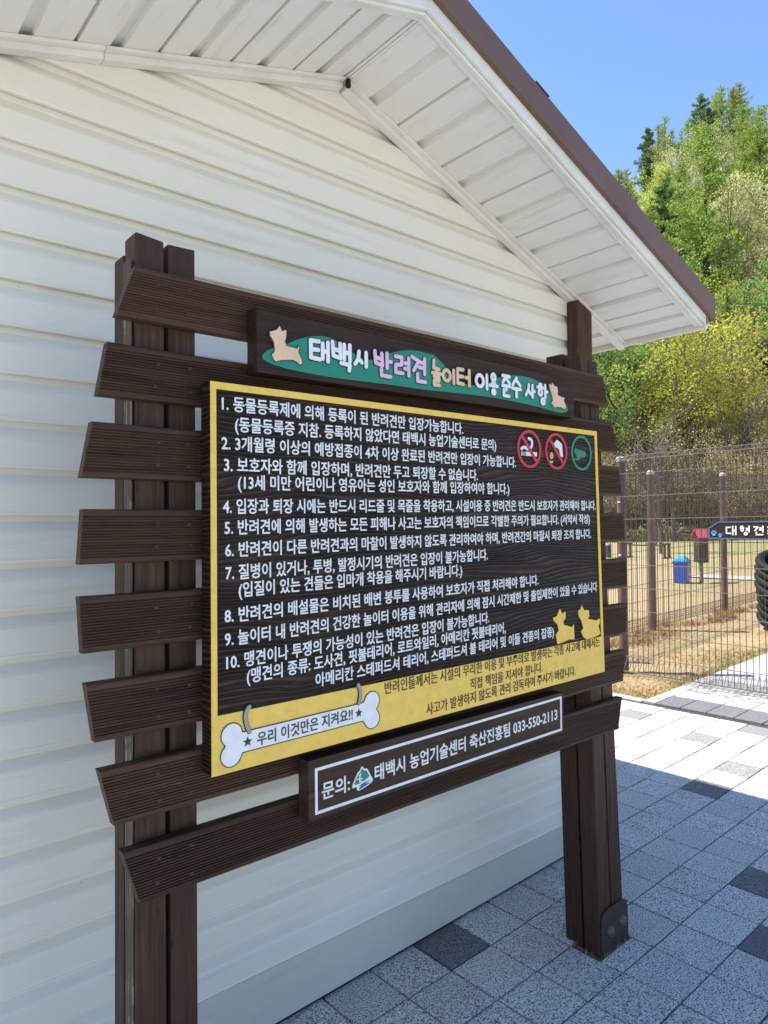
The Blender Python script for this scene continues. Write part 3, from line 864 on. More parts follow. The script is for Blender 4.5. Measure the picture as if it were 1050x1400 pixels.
LINES = [
('1. 동물등록제에 의해 등록이 된 반려견만 입장가능합니다.', -.8385, -.1111, 1.7719, 1.7778),
('(동물등록증 지참. 등록하지 않았다면 태백시 농업기술센터로 문의)', -.8085, .0261, 1.7301, 1.7422),
('2. 3개월령 이상의 예방접종이 4차 이상 완료된 반려견만 입장이 가능합니다.', -.8397, .1142, 1.6895, 1.6970),
('3. 보호자와 함께 입장하며, 반려견만 두고 퇴장할 수 없습니다.', -.8343, -.0537, 1.6448, 1.6523),
('(13세 미만 어린이나 영유아는 성인 보호자와 함께 입장하여야 합니다.)', -.8025, .0824, 1.6088, 1.6176),
('4. 입장과 퇴장 시에는 반드시 리드줄 및 목줄을 착용하고, 시설이용 중 반려견은 반드시 보호자가 관리해야 합니다.', -.8373, .5295, 1.5578, 1.5743),
('5. 반려견에 의해 발생하는 모든 피해나 사고는 보호자의 책임이므로 각별한 주의가 필요합니다. (서약서 작성)', -.8339, .4939, 1.5143, 1.5294),
('6. 반려견이 다른 반려견과의 마찰이 발생하지 않도록 관리하여야 하며, 반려견간의 마찰시 퇴장 조치 합니다.', -.8329, .4998, 1.4679, 1.4805),
('7. 질병이 있거나, 투병, 발정시기의 반려견은 입장이 불가능합니다.', -.8323, -.0163, 1.4207, 1.4296),
('(입질이 있는 견들은 입마개 착용을 해주시기 바랍니다.)', -.8023, -.1222, 1.3834, 1.3910),
('8. 반려견의 배설물은 비치된 배변 봉투를 사용하여 보호자가 직접 처리해야 합니다.', -.8350, .2139, 1.3321, 1.3446),
('9. 놀이터 내 반려견의 건강한 놀이터 이용을 위해 관리자에 의해 잠시 시간제한 및 출입제한이 있을 수 있습니다', -.8348, .5307, 1.2841, 1.3037),
('10. 맹견이나 투쟁의 가능성이 있는 반려견은 입장이 불가능합니다.', -.8318, -.0128, 1.2360, 1.2526),
('(맹견의 종류: 도사견, 핏불테리어, 로트와일러, 아메리칸 핏불테리어,', -.7846, .0577, 1.2010, 1.2161),
('아메리칸 스테퍼드셔 테리어, 스테퍼드셔 불 테리어 및 이들 견종의 잡종)', -.6095, .2886, 1.1655, 1.1804)]
for b_, x0, x1, zl, zr in LINES:
    text_line(b_, x0, x1, zl, zr, .0315, M_white, panel)
for b_, x0, x1, zl, zr in (
    ('반려인들께서는 시설의 무리한 이용 및 부주의로 발생하는 각종 사고에 대해서는', -.4051, .5387, 1.1155, 1.1205),
    ('직접 책임을 지셔야 합니다.', -.0969, .2259, 1.0767, 1.0798),
    ('사고가 발생하지 않도록 관리 감독하여 주시기 바랍니다.', -.2643, .3967, 1.0383, 1.0453)):
    text_line(b_, x0, x1, zl, zr, .0305, M_ink, panel, y=F-.0022, off=0.004)

def emblem(name, pts, mt, parent, y0, th=.002, it=1, org=NB):
    mb = MB(); mb.prism_xz(chaikin([tuple(p) for p in pts], it) if it else [tuple(p) for p in pts], y0-th, y0)
    return mb.build(name, mt, parent, org)
def outline(pts, parent, y, r=.0012, mt=M_ink, it=1, closed=True, org=NB, name='outline'):
    p = chaikin([tuple(q) for q in pts], it) if it else [tuple(q) for q in pts]
    if closed: p = p+[p[0]]
    mb = MB()
    mb.polyline([(a, y, b) for a, b in p], r, 5)
    return mb.build(name, mt, parent, org)
emblem('dog_emblem', D['dogA'], M_yellow, panel, F-.0002, .0021, 0)
emblem('dog_emblem', D['dogB'], M_yellow, panel, F-.0002, .0021, 0)
def ring_prism(mb, cx, cz, rx, rz, t, y0, y1, n=40):
    vs = []
    for k_ in range(n):
        a = 2*math.pi*k_/n
        c, s_ = math.cos(a), math.sin(a)
        vs += [(cx+rx*c, y0, cz+rz*s_), (cx+(rx-t)*c, y0, cz+(rz-t)*s_), (cx+rx*c, y1, cz+rz*s_), (cx+(rx-t)*c, y1, cz+(rz-t)*s_)]
    fs = []
    for k_ in range(n):
        a = 4*k_; b = 4*((k_+1) % n)
        fs += [(a, b, b+1, a+1), (a+2, b+2, b, a), (a+1, b+1, b+3, a+3)]
    mb.add(vs, fs)
def stadium(mb, a, b, r, y0, y1, n=5):
    ax, az = a; bx, bz = b
    t = math.atan2(bz-az, bx-ax)
    pts = []
    for k_ in range(n+1):
        q = t-math.pi/2+math.pi*k_/n; pts.append((bx+r*math.cos(q), bz+r*math.sin(q)))
    for k_ in range(n+1):
        q = t+math.pi/2+math.pi*k_/n; pts.append((ax+r*math.cos(q), az+r*math.sin(q)))
    mb.prism_xz(pts, y0, y1)
icy = F-.0002
for key, mt, sl__ in (('c1', M_red, 'slash1'), ('c2', M_red, 'slash2'), ('c3', M_green, None)):
    cx, cz = D[key][0], D[key][1]
    mb = MB(); ring_prism(mb, cx, cz, .0575, .0575, .0085, F-.0030, icy)
    if sl__:
        stadium(mb, (cx-.034, cz+.036), (cx+.034, cz-.036), .0052, F-.0034, icy)
    nm = {'c1': 'no_smoking_icon', 'c2': 'no_waste_icon', 'c3': 'camera_icon'}[key]
    ic = mb.build(nm, mt, panel, NB)
mb = MB(); sm = chaikin(D['smoke'], 1, False)
for k_, (a, b) in enumerate(zip(sm, sm[1:])): stadium(mb, a, b, .0045, F-.0016-.00004*k_, icy)
mb.prism_xz([tuple(p) for p in D['cig']], F-.0016, icy)
mb.build('cigarette', M_white, panel, NB)
mb = MB()
for q_ in range(3): mb.box(.1445+q_*.006, .1475+q_*.006, F-.0022, F-.0017, 1.7185, 1.732)
mb.build('ash_stripe', M_ink, panel, NB)
emblem('paper_shape', D['house'], M_white, panel, icy, .0014, 0)
emblem('flame', D['flame'], M_flame, panel, icy, .0014, 1)
mb = MB()
for q_ in range(4): mb.box(.279+q_*.0045, .282+q_*.0045, F-.0014, icy, 1.704+.002*(q_ % 2), 1.709+.002*(q_ % 2))
mb.build('spark', M_white, panel, NB)
emblem('camera_shape', D['cam'], M_green, panel, icy, .0014, 0)
# bone
def arc(cx, cz, r, a0, a1, n=14):
    return [(cx+r*math.cos(math.radians(a0+(a1-a0)*k_/n)), cz+r*math.sin(math.radians(a0+(a1-a0)*k_/n))) for k_ in range(n+1)]
bone = [(-.797, 1.0455), (-.476, 1.0500)]
bone += arc(-.447, 1.0500, .0235, 200, 412) + arc(-.447, 1.0920, .0235, -55, 165)
bone += [(-.476, 1.0930), (-.797, 1.0880)]
bone += arc(-.8215, 1.0865, .0245, 25, 232) + arc(-.8235, 1.0455, .0240, 125, 338)
mb = MB(); mb.prism_xz(bone, F-.0040, F-.0022)
bn = mb.build('bone', M_white, panel, NB)
outline(bone, panel, F-.0040, .0011, it=0)
text_line('우리 이것만은 지켜요!!', -.7629, -.5068, 1.0655, 1.0725, .0285, M_ink, panel, y=F-.0041, off=0.008)
for cx, cz in D['stars']:
    pts = []
    for k_ in range(10):
        a = math.radians(90+36*k_); r = .0105 if k_ % 2 == 0 else .0048
        pts.append((cx+r*math.cos(a), cz+r*math.sin(a)))
    emblem('star', pts, M_ink, panel, F-.0040, .0014, 0)
for key in ('strap1', 'strap2'):
    p = chaikin(D[key], 2, False)
    mb = MB(); 
    for q_, (a, b) in enumerate(zip(p, p[1:])): stadium(mb, a, b, .0056, F-.0046-.00003*q_, F-.0003)
    mb.build('strap_outline', M_ink, panel, NB)
    mb = MB()
    for q_, (a, b) in enumerate(zip(p, p[1:])): stadium(mb, a, b, .0042, F-.0060-.00003*q_, F-.0045)
    mb.build('strap', M_grey, panel, NB)

# ---- title panel
mb = MB(); mb.prism_xz([(-.755, 1.848), (.415, 1.857), (.415, 1.976), (-.755, 1.989)], F, -.3285)
tp = mb.build('title_panel', M_side_wood, sign, NB, bevel=.002)
GB = chaikin([tuple(p) for p in D['blob']], 2)
mb = MB(); mb.prism_xz(GB, F-.0022, F-.0002); mb.build('green_banner', M_green, tp, NB)
for key in ('dogL', 'dogR'):
    emblem('dog_emblem', D[key], M_peach, tp, F-.0022, .0030, 0)
    outline(D[key], tp, F-.0046, .0011, it=0)
G = {
'태': [[(0, .93), (0, .07), (.5, .04)], [(0, .95), (.45, .97)], [(0, .5), (.42, .52)], [(.66, .9), (.66, .1)], [(.96, 1), (.96, 0)], [(.66, .5), (.96, .5)]],
'백': [[(0, 1), (.05, .48), (.42, .42)], [(.4, .98), (.42, .42)], [(.03, .74), (.4, .70)], [(.62, .98), (.62, .4)], [(.92, 1), (.92, .36)], [(.62, .68), (.92, .68)], [(.45, .24), (.92, .22), (.88, 0)]],
'시': [[(.34, 1), (.28, .5), (0, .12)], [(.28, .55), (.58, .28)], [(.95, 1), (.95, .05)]],
'반': [[(0, 1), (.05, .5), (.46, .44)], [(.42, .95), (.46, .44)], [(.03, .74), (.42, .70)], [(.74, 1), (.74, .36)], [(.74, .66), (1, .66)], [(.38, .28), (.40, 0), (.95, 0)]],
'려': [[(0, .97), (.45, .97), (.42, .55), (0, .5), (0, .08), (.5, .08)], [(.95, 1), (.95, 0)], [(.66, .68), (.95, .68)], [(.66, .38), (.95, .38)]],
'견': [[(0, 1), (.5, .86), (.12, .42)], [(.92, 1), (.92, .34)], [(.58, .82), (.92, .82)], [(.52, .6), (.92, .6)], [(.4, .3), (.4, 0), (.98, 0)]],
'놀': [[(.2, 1), (.15, .70), (.8, .66)], [(.5, .66), (.5, .5)], [(0, .48), (1, .48)], [(.2, .34), (.78, .34), (.78, .18), (.22, .18), (.22, 0), (.85, 0)]],
'이': [('o', .32, .5, .32), [(.95, 1), (.95, 0)]],
'터': [[(0, .93), (0, .07), (.48, .04)], [(0, .95), (.45, .97)], [(0, .5), (.42, .52)], [(.95, 1), (.95, 0)], [(.66, .5), (.95, .5)]],
'용': [('o', .5, .78, .24), [(.33, .52), (.33, .40)], [(.67, .52), (.67, .40)], [(0, .40), (1, .40)], ('o', .5, .13, .17)],
'준': [[(.05, 1), (.95, 1)], [(.5, 1), (.05, .66)], [(.5, .9), (.95, .66)], [(0, .5), (1, .5)], [(.5, .5), (.5, .3)], [(.18, .3), (.18, 0), (.88, 0)]],
'수': [[(.5, 1), (.05, .6)], [(.5, .88), (.95, .62)], [(0, .42), (1, .42)], [(.5, .42), (.5, 0)]],
'사': [[(.36, 1), (.3, .55), (0, .1)], [(.3, .55), (.58, .22)], [(.78, 1), (.78, 0)], [(.78, .5), (1, .5)]],
'항': [[(.22, 1), (.4, 1)], [(0, .84), (.6, .84)], ('o', .3, .58, .17), [(.8, 1), (.8, .36)], [(.8, .66), (1, .66)], ('o', .55, .13, .15)],
}
cols = [M_white]*3+[M_pink]*3+[M_peach]*3+[M_white]*6
for idx, (ch, x0, zb, x1, zt) in enumerate(D['title']):
    x0 -= .002; x1 += .002; zb -= .001; zt += .001; w_ = x1-x0; h_ = zt-zb; r0 = .0050
    x0 += r0; w_ -= 2*r0; zb += r0; h_ -= 2*r0
    for lay, (rr, ya, yb_, mt) in enumerate(((r0+.0022, F-.0032, F-.0022, M_ink), (r0, F-.0052, F-.0035, cols[idx]))):
        mb = MB(); c_ = 0
        for stk_ in G[ch]:
            if stk_[0] == 'o':
                ps = [(x0+w_*stk_[1]+w_*stk_[3]*math.cos(a*math.pi/8), zb+h_*stk_[2]+(w_*stk_[3]*1.1 if ch in '용항' else h_*.42)*math.sin(a*math.pi/8)) for a in range(17)]
            else:
                ps = [(x0+w_*a, zb+h_*b) for a, b in stk_]
            for a, b in zip(ps, ps[1:]):
                stadium(mb, a, b, rr, ya-c_*.00002, yb_); c_ += 1
        mb.build('title_letter' if lay else 'letter_outline', mt, tp, NB)

# ---- contact panel
mb = MB(); mb.prism_xz([(-.630, .852), (.334, .860), (.334, .986), (-.630, .988)], F, -.3285)
cp = mb.build('contact_panel', M_side_wood, sign, NB, bevel=.002)
mb = MB()
o4 = [(-.613, .8645), (.3225, .869), (.3225, .9755), (-.613, .9685)]
t_ = .0068
i4 = [(-.613+t_, .8645+t_), (.3225-t_, .869+t_), (.3225-t_, .9755-t_), (-.613+t_, .9685-t_)]
vs = [(p[0], F-.0016, p[1]) for p in o4+i4]+[(p[0], F-.0001, p[1]) for p in o4+i4]
fs = []
for a in range(4):
    b = (a+1) % 4
    fs += [(a, b, 4+b, 4+a), (8+a, 8+b, b, a), (12+a, 12+b, 4+b, 4+a)]
mb.add(vs, fs); mb.build('white_frame', M_white, cp, NB)
text_line('문의:', -.5937, -.5141, .9113, .9117, .038, M_white, cp)
text_line('태백시 농업기술센터 축산진흥팀 033-550-2113', -.4380, .2999, .9155, .9240, .038, M_white, cp)
lg = lambda a, b: (-.5105+a*.066, .8925+b*.050)
emblem('logo_border', [lg(0, .08), lg(.2, .55), lg(.32, .78), lg(.4, .8), lg(.5, 1.03), lg(.62, .82), lg(.75, .84), lg(.88, .5), lg(1.02, .22), lg(.95, .08), lg(.4, -.12), lg(.25, -.06), lg(.28, .12)], M_white, cp, F-.0001, .0010, 1)
emblem('logo_mountain', [lg(.10, .20), lg(.26, .52), lg(.36, .70), lg(.44, .74), lg(.5, .92), lg(.58, .76), lg(.70, .76), lg(.80, .52), lg(.86, .42), lg(.5, .24)], M_green, cp, F-.0011, .0006, 1)
emblem('logo_river', [lg(.34, .12), lg(.62, .22), lg(.93, .22), lg(.6, .14), lg(.92, .12), lg(.40, -.06), lg(.34, 0), lg(.46, .10)], M_blue, cp, F-.0011, .0006, 0)
mb = MB()
for a, b in (((.38, .3), (.40, .62)), ((.28, .45), (.5, .42)), ((.36, .60), (.46, .66)), ((.40, .32), (.55, .26))):
    stadium(mb, lg(*a), lg(*b), .0014, F-.0021-.00003*rnd.random(), F-.0016)
mb.build('logo_figure', M_white, cp, NB)
bpy.data.objects.remove(fo)

# ================================================================ FENCES
def fence(name, label, P0, P1, posts, height, post_r=.043, over=0.0, spacing=.05, wr=.0033, post_h=None, group=None, fine=True, wmat=None, pmat=None, zrows=None):
    P0 = Vector((*P0, 0)); P1 = Vector((*P1, 0))
    d = (P1-P0); L = d.length; d.normalize(); nrm = Vector((-d.y, d.x, 0))
    org = (P0.x, P0.y, gz(P0.x, P0.y))
    f = thing(name, label, 'fence', org, group)
    wm = wmat or M_wire
    # roll-top wire mesh: triangular rolls at top and bottom
    H_ = height
    mb = MB()
    n = int(L/spacing)
    r_ = .085 if fine else .0
    ns = 4 if fine else 3
    for k_ in range(n+1):
        p = P0+d*(k_*spacing); g_ = gz(p.x, p.y)
        if fine:
            prof = [(0.075, g_+.03+r_*.9), (0.0, g_+.03), (0, g_+.03+r_*1.6), (0.0, g_+H_-r_*1.6), (0.0, g_+H_), (.085, g_+H_-.05), (0.0, g_+H_-.165)]
            prof = [(0.0, g_+.165), (.085, g_+.045), (0, g_+.02), (0, g_+H_), (.085, g_+H_-.045), (0, g_+H_-.165)]
        else:
            prof = [(0, g_+.03), (0, g_+H_)]
        for a, b in zip(prof, prof[1:]):
            mb.tube(p+nrm*a[0]+Vector((0, 0, a[1])), p+nrm*b[0]+Vector((0, 0, b[1])), wr, wr, ns, caps=False)
    zs = zrows or ([(0, .02), (.085, .045), (0, .165)]+[(0, .165+(H_-.33)*q_/8) for q_ in range(1, 8)]+[(0, H_-.165), (.085, H_-.045), (0, H_)])
    for off, zz in zs:
        seg = max(1, int(L/2.0))
        for s_ in range(seg):
            a = P0+d*(L*s_/seg); b = P0+d*(L*(s_+1)/seg)
            rr = wr*1.25
            mb.tube(a+nrm*(off+wr*1.6)+Vector((0, 0, gz(a.x, a.y)+zz)), b+nrm*(off+wr*1.6)+Vector((0, 0, gz(b.x, b.y)+zz)), rr, rr, ns, 1, caps=False)
    o = mb.build('wire_mesh', [wm, M_wirel if fine else wm], f, org, fix=False)
    for t in posts:
        p = P0+d*t; g_ = gz(p.x, p.y); q = p-nrm*(post_r+.006 if fine else 0)
        mb = MB(); ph = post_h or H_
        mb.tube(q+Vector((0, 0, g_-.08)), q+Vector((0, 0, g_+ph-.03)), post_r, post_r, 16)
        o = mb.build('post', pmat or M_steel, f, org, smooth=False)
        if fine:
            mb = MB()
            mb.tube(q+Vector((0, 0, g_+ph-.045)), q+Vector((0, 0, g_+ph-.012)), post_r*1.10, post_r*1.10, 16)
            mb.tube(q+Vector((0, 0, g_+ph-.0119)), q+Vector((0, 0, g_+ph+.008)), post_r*1.10, post_r*.55, 16)
            mb.build('post_cap', M_cap, o, org)
            mb = MB()
            for zz in (.12, .62, 1.1, 1.6, 1.85):
                c_ = q+Vector((0, 0, g_+zz))+nrm*(post_r+.004)
                mb.tube(c_-d*.012, c_+d*.012, .008, .008, 6)
            mb.build('wire_clip', M_cap, o, org)
    return f
fence('wire_fence', 'brown roll-top wire mesh fence in front of the arrow sign, nearest to the paving', (4.545, -5.0), (4.43, 1.87), [0.6, 2.75, 6.87], 2.03)
fence('wire_fence', 'second brown wire mesh fence across the dry lawn behind the nearest fence', (4.43, 2.86), (21.0, 2.80), [0.0, 2.29+.02, 4.35, 6.45, 8.5, 10.6, 12.7, 14.8], 2.0)
fence('wire_fence', 'dark thin wire fence at the far edge of the lawn below the hill', (29.2, 24.0), (32.3, 2.0), [1.0+2.05*q_ for q_ in range(11)], 1.55, .035, fine=False, spacing=.2, wr=.006, wmat=M_black, pmat=M_black, post_h=1.9,
      zrows=[(0, .1), (0, .8), (0, 1.5)])

# arrow sign on the nearest fence, facing the camera side (-X)
ASO = (4.40, 0.62, gz(4.4, .62)+1.3)
asg = thing('direction_sign', 'dark brown arrow sign with white Korean letters and blue paw prints on the fence', 'sign', ASO)
sx = 4.44-.012
def yz_prism(mb, pts, x0, x1):   # pts (y,z); visible face at x0
    n = len(pts)
    vs = [(x0, p[0], p[1]) for p in pts]+[(x1, p[0], p[1]) for p in pts]
    mb.add(vs, [tuple(range(n)), tuple(range(2*n-1, n-1, -1))]+[(i, (i+1) % n, (i+1) % n+n, i+n) for i in range(n)])
arrow = [(1.02, 1.371), (1.022, 1.463), (.935, 1.517), (.30, 1.520), (.30, 1.362)]
mb = MB(); yz_prism(mb, arrow, sx-.03, sx)
abd = mb.build('sign_board', M_side_wood, asg, ASO, bevel=.002)
ac = (.65, 1.44)
inn = [(1.006, 1.383), (1.008, 1.456), (.929, 1.505), (.315, 1.508), (.315, 1.374)]
mb = MB(); n = 5
vs = [(sx-.033, a, b) for a, b in arrow]+[(sx-.033, a, b) for a, b in inn]+[(sx-.0305, a, b) for a, b in arrow]+[(sx-.0305, a, b) for a, b in inn]
fs = []
for a in range(5):
    b = (a+1) % 5
    fs += [(a, b, 5+b, 5+a), (10+a, 10+b, b, a), (15+a, 15+b, 5+b, 5+a)]
mb.add(vs, fs); mb.build('blue_border', paint('slate_blue_paint', (0.07, 0.12, 0.20)), abd, ASO)
mb = MB()
def slab(y0, y1, z0, z1, x=sx-.0345):
    mb.box(x, sx-.0305, min(y0, y1), max(y0, y1), z0, z1)
def ringyz(cy, cz, r, t, n=14):
    for k_ in range(n):
        a = 2*math.pi*k_/n; b = 2*math.pi*(k_+1)/n
        pts = [(cy+r*math.cos(a), cz+r*math.sin(a)), (cy+r*math.cos(b), cz+r*math.sin(b)), (cy+(r-t)*math.cos(b), cz+(r-t)*math.sin(b)), (cy+(r-t)*math.cos(a), cz+(r-t)*math.sin(a))]
        yz_prism(mb, pts, sx-.0349, sx-.0305)
# 대 : left edge at y=.87 ; y decreases to the right in the picture
def U(y0, pts): pass
w3 = .011
def st3(y0, a, b, z0=1.408, W=.075, Hh=.066, x=sx-.0345):
    ya, za = y0-a[0]*W, z0+a[1]*Hh; yb_, zb_ = y0-b[0]*W, z0+b[1]*Hh
    if abs(ya-yb_) < 1e-6: slab(ya-w3/2, ya+w3/2, min(za, zb_)-w3/2, max(za, zb_)+w3/2, x)
    elif abs(za-zb_) < 1e-6: slab(ya, yb_, za-w3/2, za+w3/2, x-.0004)
    else:
        dd = Vector((yb_-ya, zb_-za)).normalized(); nn = Vector((-dd.y, dd.x))*w3/2
        yz_prism(mb, [(ya+nn.x, za+nn.y), (yb_+nn.x, zb_+nn.y), (yb_-nn.x, zb_-nn.y), (ya-nn.x, za-nn.y)], x-.0008, sx-.0305)
for s_ in (((0, .9), (.45, .9)), ((0, .2), (0, .9)), ((0, .15), (.5, .15)), ((.68, 0), (.68, 1)), ((1, 0), (1, 1)), ((.68, .5), (1, .5))): st3(.868, *s_)
for s_ in (((.05, 1), (.35, 1)), ((0, .82), (.45, .82)), ((.62, .75), (.95, .75)), ((.62, .55), (.95, .55)), ((.95, .35), (.95, 1))): st3(.76, *s_)
ringyz(.76-.018, 1.408+.038, .014, .009); ringyz(.76-.045, 1.408+.008, .016, .010)
for s_ in (((0, .95), (.5, .95)), ((.5, .95), (.1, .45)), ((.58, .8), (.95, .8)), ((.55, .58), (.95, .58)), ((.95, .35), (.95, 1)), ((.3, .3), (.3, 0)), ((.3, 0), (1, 0))): st3(.655, *s_)
for s_ in (((0, .9), (.45, .9)), ((.45, .2), (.45, .9)), ((0, .5), (.45, .5)), ((0, .15), (.5, .15)), ((.8, 0), (.8, 1))): st3(.55, *s_)
mb.build('sign_letters', M_white, abd, ASO)
mb = MB()
def disc(cy, cz, ry, rz, x, n=12):
    yz_prism(mb, [(cy+ry*math.cos(2*math.pi*k_/n), cz+rz*math.sin(2*math.pi*k_/n)) for k_ in range(n)], x, sx-.0305)
for (cy, cz, s_) in ((.972, 1.412, 1.0), (.920, 1.398, .72)):
    disc(cy, cz-.004*s_, .014*s_, .012*s_, sx-.034)
    for a, r_ in ((150, .021), (112, .024), (72, .024), (32, .021)):
        disc(cy-math.cos(math.radians(180-a))*r_*s_ if False else cy+math.cos(math.radians(a))*r_*s_, cz+math.sin(math.radians(a))*r_*s_, .0055*s_, .0075*s_, sx-.0335)
mb.build('paw_prints', M_sky, abd, ASO)

# ================================================================ THINGS ON THE LAWN
def at(x, y, dz=0): return (x, y, gz(x, y)+dz)
# blue bin
o_ = at(12.17, 5.11)
b = thing('waste_bin', 'bright blue plastic bin with lighter lid standing on the dry lawn', 'bin', o_, rz=.25)
def taper(mb, w0, d0, w1, d1, z0, z1):
    vs = [(-w0, -d0, z0), (w0, -d0, z0), (w0, d0, z0), (-w0, d0, z0), (-w1, -d1, z1), (w1, -d1, z1), (w1, d1, z1), (-w1, d1, z1)]
    mb.add(vs, [(0, 3, 2, 1), (4, 5, 6, 7), (0, 1, 5, 4), (1, 2, 6, 5), (2, 3, 7, 6), (3, 0, 4, 7)])
mb = MB(); taper(mb, .135, .12, .155, .14, 0, .40); mb.build('body', M_bin, b, bevel=.012)
mb = MB(); taper(mb, .165, .15, .165, .15, .40, .43); mb.build('rim', M_bin, b, bevel=.006)
mb = MB(); taper(mb, .158, .143, .13, .10, .432, .50); taper(mb, .13, .10, .07, .05, .5002, .54); mb.build('lid', M_binl, b, bevel=.012)
mb = MB(); taper(mb, .05, .052, .05, .05, .541, .547); mb.build('lid_flap', M_white, b)
# red roofed box on a post
o_ = at(12.35, 4.80)
b = thing('dispenser_box', 'grey wooden box with a red gable roof on a timber post beside the blue bin', 'box', o_, rz=-.5)
b.scale = (.58, .58, 1)
mb = MB(); mb.box(-.045, .045, -.045, .045, -.1, .42); mb.build('post', wood_mat('pale_post_wood', 'z', (.2, .14, .08), (.42, .32, .2)), b)
for x in (-.16, -.08, 0, .08, .16):
    mb = MB(); mb.tube((x, -.13, .40+.02*math.sin(x*40)), (x, -.13, .90), .040, .040, 8); mb.build('log_slat', M_greywood, b)
mb = MB(); mb.box(-.19, .19, -.10, .13, .41, .90); mb.build('box_body', M_greywood, b)
for s_ in (-1, 1):
    mb = MB()
    ya, yb_ = 0.0, s_*.22
    vs = [(-.25, ya, 1.06), (.25, ya, 1.06), (.25, yb_, .885), (-.25, yb_, .885)]
    vs += [(x, y, z+.02) for x, y, z in vs]
    mb.add(vs, [(0, 3, 2, 1), (4, 5, 6, 7), (0, 1, 5, 4), (1, 2, 6, 5), (2, 3, 7, 6), (3, 0, 4, 7)])
    mb.build('roof_board', M_redroof, b)
# hurdle
o_ = at(18.45, 9.3)
b = thing('agility_hurdle', 'low brown timber agility hurdle standing on the lawn left of the blue bin', 'hurdle', o_)
M_br = wood_mat('brown_timber', 'z', (.05, .03, .02), (.14, .085, .055))
for yy in (-.63, .63):
    mb = MB()
    mb.box(-.16, -.10, yy-.03, yy+.03, 0, .40); mb.box(.10, .16, yy-.03, yy+.03, 0, .40); mb.box(-.17, .17, yy-.04, yy+.04, .401, .45); mb.box(-.2, .2, yy-.045, yy+.045, -.02, .03)
    mb.build('upright', M_br, b)
mb = MB(); mb.tube((0, -.60, .38), (0, .60, .38), .022, .022, 8); mb.build('rail', M_br, b)
# grey stump post
o_ = at(18.22, 10.48)
b = thing('bollard', 'short grey post with a pale top on the lawn behind the notice board', 'post', o_)
mb = MB(); mb.tube((0, 0, 0), (0, 0, .38), .09, .09, 14); mb.build('post', M_greywood, b)
mb = MB(); mb.tube((0, 0, .381), (0, 0, .44), .10, .085, 14); mb.build('cap', M_cap, b)
# ribbed black tunnel
o_ = at(7.85, 1.62)
b = thing('dog_tunnel', 'upright black ribbed rubber tunnel at the right edge behind the nearest fence', 'tunnel', o_)
def torus(mb, c, R_, r_, ang, n=28, m_=8):
    vs = []; fs = []
    for i in range(n):
        t = 2*math.pi*i/n
        for j in range(m_):
            u = 2*math.pi*j/m_
            x = (R_+r_*math.cos(u))*math.cos(t); y = (R_+r_*math.cos(u))*math.sin(t); z = r_*math.sin(u)*.9
            v_ = Matrix.Rotation(ang, 3, Vector((.65, -.76, 0)).normalized()) @ Vector((x, y, z))
            vs.append(v_+Vector(c))
    for i in range(n):
        for j in range(m_):
            a = i*m_+j; b_ = i*m_+(j+1) % m_; c_ = ((i+1) % n)*m_+(j+1) % m_; d_ = ((i+1) % n)*m_+j
            fs.append((a, b_, c_, d_))
    mb.add(vs, fs)
for q_ in range(8):
    mb = MB(); torus(mb, (0.02*math.sin(q_*1.3), .02*math.cos(q_), .10+q_*.098), .33-.01*abs(q_-4), .055, .42)
    mb.build('tyre', M_rubber, b, smooth=True)
# far terracotta wall
o_ = at(31.6, 14.0)
b = thing('retaining_wall', 'low terracotta brown wall at the foot of the wooded hill', 'wall', o_)
mb = MB()
for (xa, ya), (xb, yb_) in (((30.6, 20.5), (32.6, 10.8)),):
    n = 24
    for q_ in range(n):
        t0, t1 = q_/n, (q_+1)/n-.004
        p0 = Vector((xa+(xb-xa)*t0, ya+(yb_-ya)*t0, 0)); p1 = Vector((xa+(xb-xa)*t1, ya+(yb_-ya)*t1, 0))
        nn = (p1-p0).normalized(); nn = Vector((-nn.y, nn.x, 0))*.12
        z_ = gz(p0.x, p0.y)
        m2 = MB()
        vs = [p0-nn, p1-nn, p1+nn, p0+nn]
        vs = [(v_.x, v_.y, z_+.0) for v_ in vs]+[(v_.x, v_.y, z_+.82) for v_ in vs]
        m2.add(vs, [(0, 3, 2, 1), (4, 5, 6, 7), (0, 1, 5, 4), (1, 2, 6, 5), (2, 3, 7, 6), (3, 0, 4, 7)])
        m2.build('wall_panel', M_rust, b, o_)

# ================================================================ TREES
def leaf_cloud(pts, size, q, tri=True):
    n = len(pts)
    P = np.array(pts)
    rs = np.random.RandomState(q)
    a = rs.normal(size=(n, 3)); a /= np.linalg.norm(a, axis=1)[:, None]
    b = rs.normal(size=(n, 3)); b -= (b*a).sum(1)[:, None]*a; b /= np.linalg.norm(b, axis=1)[:, None]
    s = size*rs.uniform(.55, 1.35, (n, 1))
    V = np.stack([P-a*s*.5-b*s*.25, P+a*s*.5-b*s*.3, P+a*s*.15+b*s*.5, P-a*s*.45+b*s*.35], 1).reshape(-1, 3)
    Fc = np.arange(n*4).reshape(-1, 4)
    return V, Fc
def cloud_mesh(name, V, Fc, mt):
    me = bpy.data.meshes.new(name)
    n = len(Fc)
    me.vertices.add(len(V)); me.vertices.foreach_set('co', V.astype(np.float32).ravel())
    me.loops.add(n*4); me.loops.foreach_set('vertex_index', Fc.astype(np.int32).ravel())
    me.polygons.add(n); me.polygons.foreach_set('loop_start', np.arange(0, n*4, 4, dtype=np.int32))
    me.update(calc_edges=True); me.materials.append(mt); return me
